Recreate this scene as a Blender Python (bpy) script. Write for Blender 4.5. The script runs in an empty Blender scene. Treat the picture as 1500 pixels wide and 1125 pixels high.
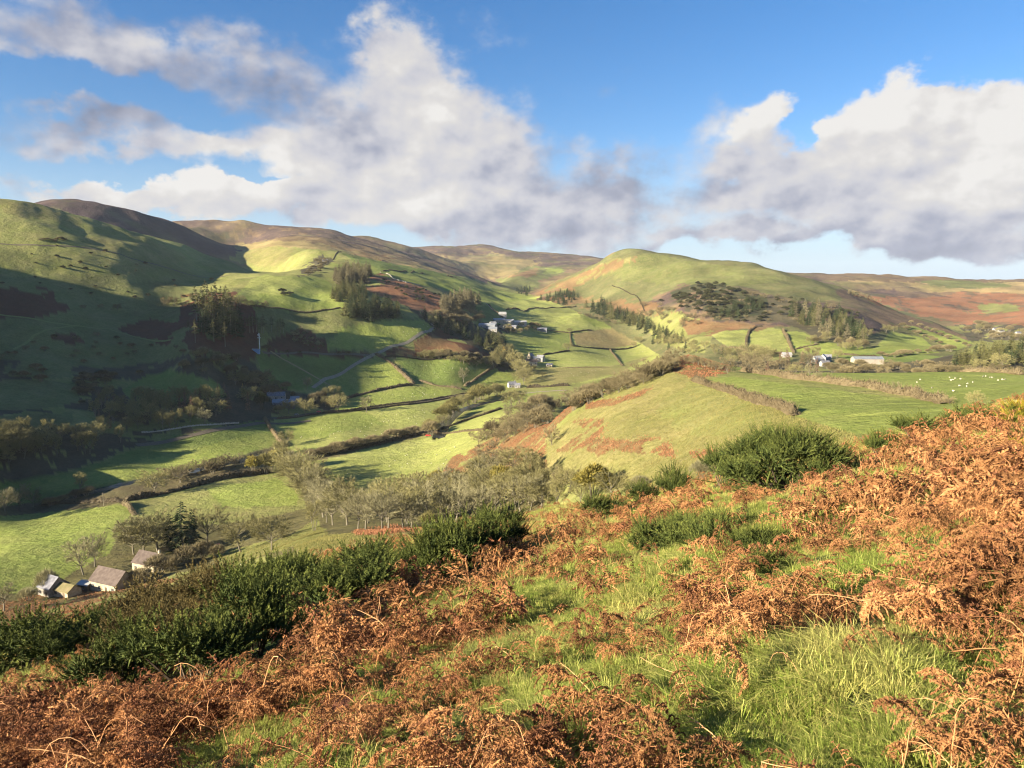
import bpy, math, random
import numpy as np
from mathutils import Vector
random.seed(7); RNG = np.random.default_rng(7)
SC = bpy.context.scene
COL = SC.collection
F = 1090.0; CX = 750.0; CY = 562.5; YH = 425.0          # lens of the photograph (in its 1500 px)
PITCH = math.atan((CY - YH) / F)
CP, SP = math.cos(PITCH), math.sin(PITCH)
SUN_AZ, SUN_EL = math.radians(240), math.radians(18)     # clockwise from +Y

def px_dir(px, py):
    """view ray of a place in the photograph -> (azimuth from +Y, slope z / horizontal range)"""
    px = np.asarray(px, float); py = np.asarray(py, float)
    cx = (px - CX) / F; cy = -(py - CY) / F
    dy = CP + cy * SP; dz = -SP + cy * CP
    return np.arctan2(cx, dy), dz / np.hypot(cx, dy)

def project(P):
    """world -> photograph pixels"""
    x, y, z = P[..., 0], P[..., 1], P[..., 2]
    d = y * CP - z * SP
    u = y * SP + z * CP
    d = np.where(d > 1e-3, d, 1e-3)
    return CX + F * x / d, CY - F * u / d, d

# ------------------------------------------------------------------ noise
def _hash(ix, iy, seed):
    h = (ix.astype(np.int64) * 374761393 + iy.astype(np.int64) * 668265263 + seed * 1442695041) & 0xffffffff
    h = ((h ^ (h >> 13)) * 1274126177) & 0xffffffff
    return ((h ^ (h >> 16)) & 0xffff) / 65535.0
def vnoise(x, y, seed=0):
    x = np.asarray(x, float); y = np.asarray(y, float)
    ix = np.floor(x); iy = np.floor(y); fx = x - ix; fy = y - iy
    fx = fx * fx * fx * (fx * (fx * 6 - 15) + 10); fy = fy * fy * fy * (fy * (fy * 6 - 15) + 10)
    a = _hash(ix, iy, seed); b = _hash(ix + 1, iy, seed); c = _hash(ix, iy + 1, seed); d = _hash(ix + 1, iy + 1, seed)
    return (a + (b - a) * fx) * (1 - fy) + (c + (d - c) * fx) * fy
def fbm(x, y, oct=4, seed=0, gain=0.5):
    s = 0.0; a = 1.0; n = 0.0
    for i in range(oct):
        ca, sa = math.cos(i * 1.3), math.sin(i * 1.3)
        s = s + a * (vnoise((x * ca - y * sa) * 2 ** i, (x * sa + y * ca) * 2 ** i, seed + i * 17) - .5)
        n += a * .5; a *= gain
    return s / n
def smooth(a, b, x):
    t = np.clip((x - a) / (b - a), 0, 1); return t * t * (3 - 2 * t)

# ------------------------------------------------------------------ terrain
PL_A, PL_B = .25, -.29                                    # the slope we stand on: z = -1.65 + A x + B y
CTRL = []                                                 # (azimuth, t = z / range, range)
def cp(px, py, r):
    a, s = px_dir(px, py); CTRL.append((float(a), float(s), float(r)))
def ca(deg, t, r): CTRL.append((math.radians(deg), t, r))
def ridge(pts, r0, r1, drop=.03, back=1.22, pre=None):
    n = len(pts)
    for i, (x, y) in enumerate(pts):
        r = r0 + (r1 - r0) * i / max(1, n - 1)
        cp(x, y, r)
        a, s = px_dir(x, y)
        CTRL.append((float(a), float(s) - drop * .35, r * (1 + (back - 1) * .45)))
        CTRL.append((float(a), float(s) - drop, r * back))

def plane_t(a, r): return -1.65 / r + PL_A * math.sin(a) + PL_B * math.cos(a)
# near slope handed to the spline as a ring, then the convex edge
for deg in range(-180, 180, 12):
    a = math.radians(deg)
    for r in (28, 42):
        CTRL.append((a, plane_t(a, r), r))
# hillside below us, out of sight behind its own edge, then the valley
for px, pts in {
    -60:  [(940, 60), (1010, 120), (985, 200), (905, 280), (840, 330)],
    60:   [(925, 55), (990, 120), (960, 200), (885, 280), (835, 325)],
    200:  [(885, 55), (935, 110), (910, 190), (862, 270), (815, 330)],
    330:  [(850, 55), (880, 90), (870, 140), (845, 200), (815, 290), (790, 345)],
    450:  [(822, 50), (835, 75), (820, 110), (796, 160), (786, 230), (765, 330)],
    560:  [(800, 50), (808, 75), (795, 110), (778, 160), (772, 220), (752, 330)],
    680:  [(775, 50), (785, 75), (785, 120), (775, 180), (758, 260)],
    800:  [(752, 48), (768, 80), (778, 130), (757, 200)],
    900:  [(735, 46), (748, 75), (745, 120), (722, 170)],
    1000: [(716, 45), (725, 70), (712, 110), (682, 150)],
    1100: [(690, 45), (700, 70), (690, 100), (655, 130)],
    1200: [(668, 45), (672, 70), (655, 95), (628, 118)],
    1300: [(640, 46), (650, 75), (640, 100), (607, 125)],
    1400: [(612, 50), (618, 80), (612, 110), (588, 145)],
    1500: [(590, 55), (592, 80), (585, 110), (568, 160)],
    1580: [(568, 55), (565, 90), (555, 140)]}.items():
    for y, r in pts: cp(px, y, r)
# the shoulder of fields on the right and the brown spur
for p in [(1450, 560, 210), (1400, 560, 210), (1300, 575, 185), (1200, 590, 165), (1100, 600, 165), (1000, 625, 190),
          (1300, 550, 260), (1480, 548, 260), (1150, 560, 225), (900, 650, 205), (830, 680, 230), (870, 620, 260), (950, 590, 245),
          (1050, 570, 225), (1020, 545, 285)]: cp(*p)
ridge([(1560, 540), (1500, 543), (1400, 545), (1300, 546), (1200, 546), (1100, 544), (1060, 536), (1020, 524)], 300, 330, .05, 1.5)
ridge([(1000, 520), (980, 533), (940, 550), (900, 568), (860, 585), (830, 598)], 340, 330, .055, 1.5)
# left flank of the spur and the hollow
for p in [(790, 640, 330), (760, 655, 360), (720, 665, 400), (690, 680, 400), (650, 698, 395), (770, 690, 260), (720, 715, 300),
          (650, 735, 300), (600, 745, 320), (790, 610, 420), (770, 600, 520)]: cp(*p)
# valley floor (about 115 m below)
FL = -114.0
def floor_pt(px, py, z=FL):
    a, s = px_dir(px, py); cp(px, py, float(z / s))
for px, py, z in [(-80, 760, -114), (20, 790, -114), (100, 780, -114), (20, 700, -114), (180, 740, -114), (300, 740, -114), (420, 720, -114), (330, 700, -114),
                  (100, 690, -114), (250, 660, -114), (370, 640, -114), (470, 690, -114), (560, 690, -113), (620, 655, -113), (500, 640, -113),
                  (600, 610, -112), (500, 605, -112), (680, 610, -112), (720, 590, -110), (640, 580, -109), (760, 570, -107), (560, 575, -105),
                  (820, 560, -102), (770, 550, -102), (880, 545, -98), (690, 550, -98), (960, 520, -94), (400, 612, -111), (420, 600, -109)]: floor_pt(px, py, z)
# left side: shaded hillside
for p in [(-80, 690, 480), (-80, 640, 570), (20, 645, 560), (120, 625, 610), (250, 605, 650), (20, 600, 640), (130, 575, 700), (250, 560, 740), (330, 560, 740), (20, 540, 740), (150, 520, 800),
          (280, 510, 760), (380, 515, 800), (340, 460, 840), (20, 470, 850), (150, 460, 900), (250, 450, 950), (50, 400, 980), (150, 400, 1010), (250, 410, 1050),
          (80, 345, 1080), (200, 360, 1130), (300, 405, 1150), (-80, 430, 900), (-80, 350, 1050), (-80, 540, 740)]: cp(*p)
ridge([(-120, 276), (-60, 283), (0, 289), (40, 293), (80, 303), (130, 318), (180, 333), (230, 348), (280, 366), (330, 384), (380, 402)], 1180, 1300, .045, 1.25)
# knoll, plantations, pastures of the middle
for p in [(400, 402, 1150), (440, 418, 1050), (360, 428, 960), (480, 440, 1000), (420, 445, 930), (480, 470, 900), (560, 480, 930), (620, 485, 950), (500, 500, 860), (560, 510, 870), (430, 540, 800),
          (500, 545, 820), (560, 545, 830), (630, 540, 860), (660, 530, 870), (690, 520, 900), (700, 540, 880), (560, 440, 1040), (520, 400, 1250), (600, 420, 1200), (650, 440, 1150), (640, 480, 1000), (680, 490, 1030),
          (480, 390, 1350), (560, 390, 1450), (650, 410, 1500), (700, 440, 1300), (720, 480, 1120), (760, 500, 1060), (760, 470, 1250), (850, 470, 1350), (850, 510, 1100), (930, 500, 1250), (800, 440, 1600), (900, 450, 1550), (720, 425, 1700), (780, 432, 1850),
          (430, 375, 1700), (400, 360, 1950), (500, 365, 2000), (600, 385, 2100), (660, 398, 2200), (700, 412, 2300), (740, 422, 2300), (1000, 505, 1000), (1050, 510, 900)]: cp(*p)
ridge([(60, 292), (100, 290), (150, 298), (200, 310), (250, 325), (300, 345), (345, 361)], 2000, 2150, .02, 1.15)
ridge([(250, 326), (300, 323), (350, 323), (400, 330), (440, 337), (480, 338), (510, 347), (560, 360), (640, 384), (700, 404), (722, 413)], 2900, 2700, .02, 1.12)
ridge([(510, 346), (550, 346), (580, 352), (620, 362), (660, 376)], 3600, 3600, .015, 1.1)
for p in [(680, 385, 3900), (720, 390, 3700), (760, 395, 3600), (740, 410, 3000), (800, 385, 4000), (840, 390, 3800), (760, 418, 2700), (650, 368, 4300), (700, 372, 4400)]: cp(*p)
ridge([(560, 366), (600, 362), (650, 362), (690, 357), (720, 358), (760, 368), (800, 368), (850, 373), (890, 381), (940, 392)], 4900, 4700, .03, 1.2)
# the hill on the right and its foot
ridge([(790, 422), (820, 405), (860, 390), (895, 374), (920, 368), (950, 370), (1000, 375), (1050, 381), (1100, 388), (1150, 397), (1200, 412), (1250, 432), (1300, 452), (1350, 470), (1400, 487), (1430, 498)], 2050, 1350, .014, 1.2)
for p in [(860, 420, 1800), (950, 400, 1700), (950, 440, 1450), (1050, 410, 1500), (1050, 450, 1250), (1000, 470, 1200), (1150, 430, 1300), (1150, 470, 1080), (1250, 460, 1150), (1250, 490, 1020), (1330, 490, 1150),
          (1100, 495, 980), (1180, 505, 930), (1100, 525, 850), (1200, 525, 840), (1300, 528, 850), (1380, 508, 1050), (1300, 510, 950), (1400, 525, 850), (1200, 560, 520), (1350, 560, 520), (1050, 545, 600), (1480, 525, 560), (1450, 500, 1100),
          (1480, 484, 1750), (1410, 474, 2050), (1450, 445, 2500), (1340, 432, 2550), (1560, 470, 1900), (1350, 415, 2900)]: cp(*p)
ridge([(1100, 404), (1160, 401), (1200, 404), (1250, 402), (1300, 402), (1350, 404), (1400, 407), (1500, 408), (1580, 409)], 3400, 3300, .02, 1.2)
# outside the frame: the long hill on the left that throws the shade, our own hill to the right and behind
for deg, t, r in [(-48, .125, 1150), (-48, .0, 850), (-48, -.12, 640), (-60, -.115, 560), (-60, .085, 800), (-60, .190, 980), (-66, .160, 900), (-69, .132, 900), (-63, .172, 930), (-60, .10, 1400), (-72, -.09, 520), (-72, .06, 760), (-72, .112, 930), (-76, .102, 930), (-72, .1, 1400),
                  (-86, -.05, 520), (-86, .05, 760), (-86, .10, 940), (-86, .08, 1400), (-102, -.05, 560), (-102, .06, 800), (-102, .10, 980), (-102, .06, 1500), (-120, -.02, 600), (-120, .04, 1000), (-120, .02, 1600),
                  (-60, -.26, 400), (-80, -.27, 330), (-100, -.25, 330), (-120, -.12, 300), (-60, -.33, 250), (-80, -.34, 200), (-100, -.28, 200),
                  (-150, .02, 300), (-150, .03, 900), (180, .18, 200), (180, .1, 700), (150, .3, 150), (150, .15, 600), (120, .28, 150), (120, .12, 600), (90, .2, 120), (90, .05, 400), (70, .07, 120), (70, -.02, 350), (60, -.03, 120), (60, -.06, 300),
                  (55, -.05, 1000), (55, .0, 2000), (90, .02, 1500), (120, .03, 1500), (180, .05, 1500), (-150, .02, 1500), (90, .02, 3500), (-90, .03, 3500), (180, .02, 3500), (-50, .07, 2500), (-120, .03, 3500), (120, .03, 3500)]: ca(deg, t, r)
for deg in range(-180, 180, 15): ca(deg, .0, 7000)
C = np.array(CTRL)
KA = 3.2
def feat(a, r): return np.stack([a * KA, np.log(r)], -1)
PC = feat(C[:, 0], C[:, 2])
def kern(d2): return -np.sqrt(d2 + .03 ** 2)
def solve():
    n = len(C)
    d2 = ((PC[:, None] - PC[None]) ** 2).sum(-1)
    A = np.zeros((n + 3, n + 3)); A[:n, :n] = kern(d2) - np.eye(n) * .004
    Pm = np.concatenate([np.ones((n, 1)), PC], 1); A[:n, n:] = Pm; A[n:, :n] = Pm.T
    b = np.concatenate([C[:, 1], np.zeros(3)])
    return np.linalg.solve(A, b)
W = solve()
def spline_t(a, r):
    sh = np.broadcast(a, r).shape
    q = feat(np.broadcast_to(a, sh).ravel(), np.broadcast_to(r, sh).ravel())
    out = np.empty(len(q)); n = len(C)
    for i in range(0, len(q), 20000):
        qq = q[i:i + 20000]
        d2 = (qq ** 2).sum(-1)[:, None] + (PC ** 2).sum(-1)[None] - 2 * qq @ PC.T
        out[i:i + 20000] = kern(np.maximum(d2, 0)) @ W[:n] + W[n] + qq @ W[n + 1:]
    return out.reshape(sh)
# coarse table of the spline, sampled bicubically by the fine sheet
TA = np.linspace(-math.pi, math.pi, 701); TL = np.linspace(math.log(20), math.log(9000), 241)
TT = spline_t(TA[:, None], np.exp(TL)[None, :])
# close the seam behind the camera
k = smooth(math.radians(150), math.pi, np.abs(TA))[:, None]
TT = TT * (1 - .5 * k) + .5 * k * TT[::-1]
# light smoothing so the linear kernel leaves no creases
for _ in range(2):
    TT[1:-1] = (TT[:-2] + 2 * TT[1:-1] + TT[2:]) / 4
    TT[:, 1:-1] = (TT[:, :-2] + 2 * TT[:, 1:-1] + TT[:, 2:]) / 4
def _cub(p0, p1, p2, p3, f):
    return p1 + .5 * f * (p2 - p0 + f * (2 * p0 - 5 * p1 + 4 * p2 - p3 + f * (3 * (p1 - p2) + p3 - p0)))
def table_t(a, lr):
    ia = np.clip((a + math.pi) / (TA[1] - TA[0]), 1, len(TA) - 3.001); il = np.clip((lr - TL[0]) / (TL[1] - TL[0]), 1, len(TL) - 3.001)
    i = ia.astype(int); j = il.astype(int); fa = ia - i; fl = il - j
    rows = [_cub(TT[i + k, j - 1], TT[i + k, j], TT[i + k, j + 1], TT[i + k, j + 2], fl) for k in (-1, 0, 1, 2)]
    return _cub(*rows, fa)
def height(x, y):
    x = np.asarray(x, float); y = np.asarray(y, float)
    r = np.hypot(x, y); a = np.arctan2(x, y); lr = np.log(np.maximum(r, 1e-3))
    zp = -1.65 + PL_A * x + PL_B * y
    zf = r * table_t(a, np.maximum(lr, TL[0]))
    w = smooth(math.log(24), math.log(46), lr)
    z = zp * (1 - w) + zf * w
    # relief: humps of the hillsides, knolls, tussocks of the near slope
    far = smooth(5.6, 6.6, lr)
    hill = smooth(-105, -50, z)
    z = z + far * hill * (fbm(x / 260, y / 260, 3, 3) * 13 + fbm(x / 95, y / 95, 3, 9) * 7.0 + fbm(x / 30, y / 30, 3, 19) * 1.7) * smooth(9.2, 8.6, lr)
    mid = smooth(3.9, 5.0, lr)
    z = z + mid * (1 - far) * fbm(x / 45, y / 45, 4, 5) * 1.2
    z = z + (1 - mid) * (fbm(x / 5.0, y / 5.0, 3, 21) * .32 + fbm(x / 1.4, y / 1.4, 2, 33) * .23 + fbm(x / .5, y / .5, 2, 37) * .09) * smooth(0.3, 1.3, lr)
    return z
def ground(x, y): return float(height(np.array([x]), np.array([y]))[0])
RL = np.exp(np.linspace(math.log(1.5), math.log(8500), 2600))
def cast(px, py, rmin=60.0):
    """where the view ray of a place in the photograph meets the ground"""
    a, s = px_dir(px, py); a = float(a); s = float(s)
    R = RL[RL > rmin]
    z = height(R * math.sin(a), R * math.cos(a))
    hit = np.nonzero(z >= s * R)[0]
    if len(hit) == 0:
        i = int(np.argmax(z / R)); r = R[i]
    else:
        i = int(hit[0]); r = R[i]
        if i > 0:
            g0 = z[i - 1] - s * R[i - 1]; g1 = z[i] - s * R[i]
            r = R[i - 1] + (R[i] - R[i - 1]) * (-g0 / (g1 - g0 + 1e-9))
    x, y = r * math.sin(a), r * math.cos(a)
    return np.array([x, y, ground(x, y)]), r
HAZE = 2.2e-5; EXPO = 1.93; SKYS = .1; SKYSAT = 1.30; SKYV = .43; SKYTINT = (1.04, .95, 1.06); CLOUDB = 2.25; LOWSKY = (1.36, 1.85, 2.4)
NA, NR1, NR2 = 900, 260, 620
NB = (11900, 32000, 5200); NG = 172000
# ------------------------------------------------------------------ the ground sheet
def grid_axes():
    fov = math.radians(40)
    inner = np.linspace(-fov, fov, NA)
    left = -fov - (np.linspace(0, 1, 60)[1:] ** 1.4) * (math.pi - fov)
    return np.concatenate([left[::-1], inner, -left])
def build_ground():
    A = grid_axes()
    R = np.concatenate([[.25], np.exp(np.linspace(math.log(.6), math.log(60), NR1)), np.exp(np.linspace(math.log(60), math.log(8200), NR2 + 1))[1:]])
    X = np.sin(A)[:, None] * R[None]; Y = np.cos(A)[:, None] * R[None]
    Z = height(X, Y)
    return A, R, X, Y, Z
def mesh_from(name, V, Fq, smooth_=True):
    me = bpy.data.meshes.new(name)
    V = np.ascontiguousarray(V, dtype=np.float32); Fq = np.ascontiguousarray(Fq, dtype=np.int32)
    me.vertices.add(len(V)); me.vertices.foreach_set('co', V.ravel())
    k = Fq.shape[1]
    me.loops.add(Fq.size); me.loops.foreach_set('vertex_index', Fq.ravel())
    me.polygons.add(len(Fq)); me.polygons.foreach_set('loop_start', np.arange(0, Fq.size, k, dtype=np.int32))
    try: me.polygons.foreach_set('loop_total', np.full(len(Fq), k, dtype=np.int32))
    except Exception: pass
    me.update(calc_edges=True)
    me.polygons.foreach_set('use_smooth', np.full(len(Fq), bool(smooth_)))
    return me
# ------------------------------------------------------------------ what grows where
COV = {  # colour, second colour, how much of the second
    'meadow':   ((.176, .212, .044), (.222, .228, .068), .65),
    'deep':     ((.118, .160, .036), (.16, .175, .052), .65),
    'lime':     ((.228, .250, .062), (.275, .268, .092), .65),
    'sheepwalk':((.165, .180, .048), (.22, .195, .08), .7),
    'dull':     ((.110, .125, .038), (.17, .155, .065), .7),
    'rough':    ((.165, .165, .048), (.235, .195, .082), .8),
    'tan':      ((.260, .195, .085), (.20, .17, .07), .7),
    'straw':    ((.330, .235, .110), (.25, .20, .08), .6),
    'moor':     ((.078, .054, .048), (.125, .088, .060), .7),
    'heather':  ((.062, .042, .042), (.095, .068, .052), .6),
    'moorbrown':((.135, .090, .055), (.19, .135, .07), .7),
    'bracken':  ((.175, .083, .038), (.150, .120, .050), .85),
    'brackpale':((.185, .098, .048), (.165, .125, .055), .8),
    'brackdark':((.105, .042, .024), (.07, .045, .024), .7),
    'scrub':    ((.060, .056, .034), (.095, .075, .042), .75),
    'gorse':    ((.038, .050, .022), (.085, .060, .034), .6),
    'woodfloor':((.105, .088, .042), (.135, .125, .045), .8),
    'hillgrass':((.098, .108, .040), (.155, .135, .062), .75),
    'rust':     ((.230, .100, .050), (.19, .12, .065), .7),
    'plough':   ((.215, .165, .070), (.19, .17, .065), .6),
    'track':    ((.30, .265, .20), (.25, .22, .16), .5),
    'darkpath': ((.10, .08, .06), (.07, .06, .045), .5),
    'near':     ((.045, .065, .018), (.085, .065, .025), .7),
    'water':    ((.03, .035, .04), (.03, .035, .04), .0),
    'mud':      ((.105, .080, .045), (.12, .115, .045), .7),
}
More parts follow.
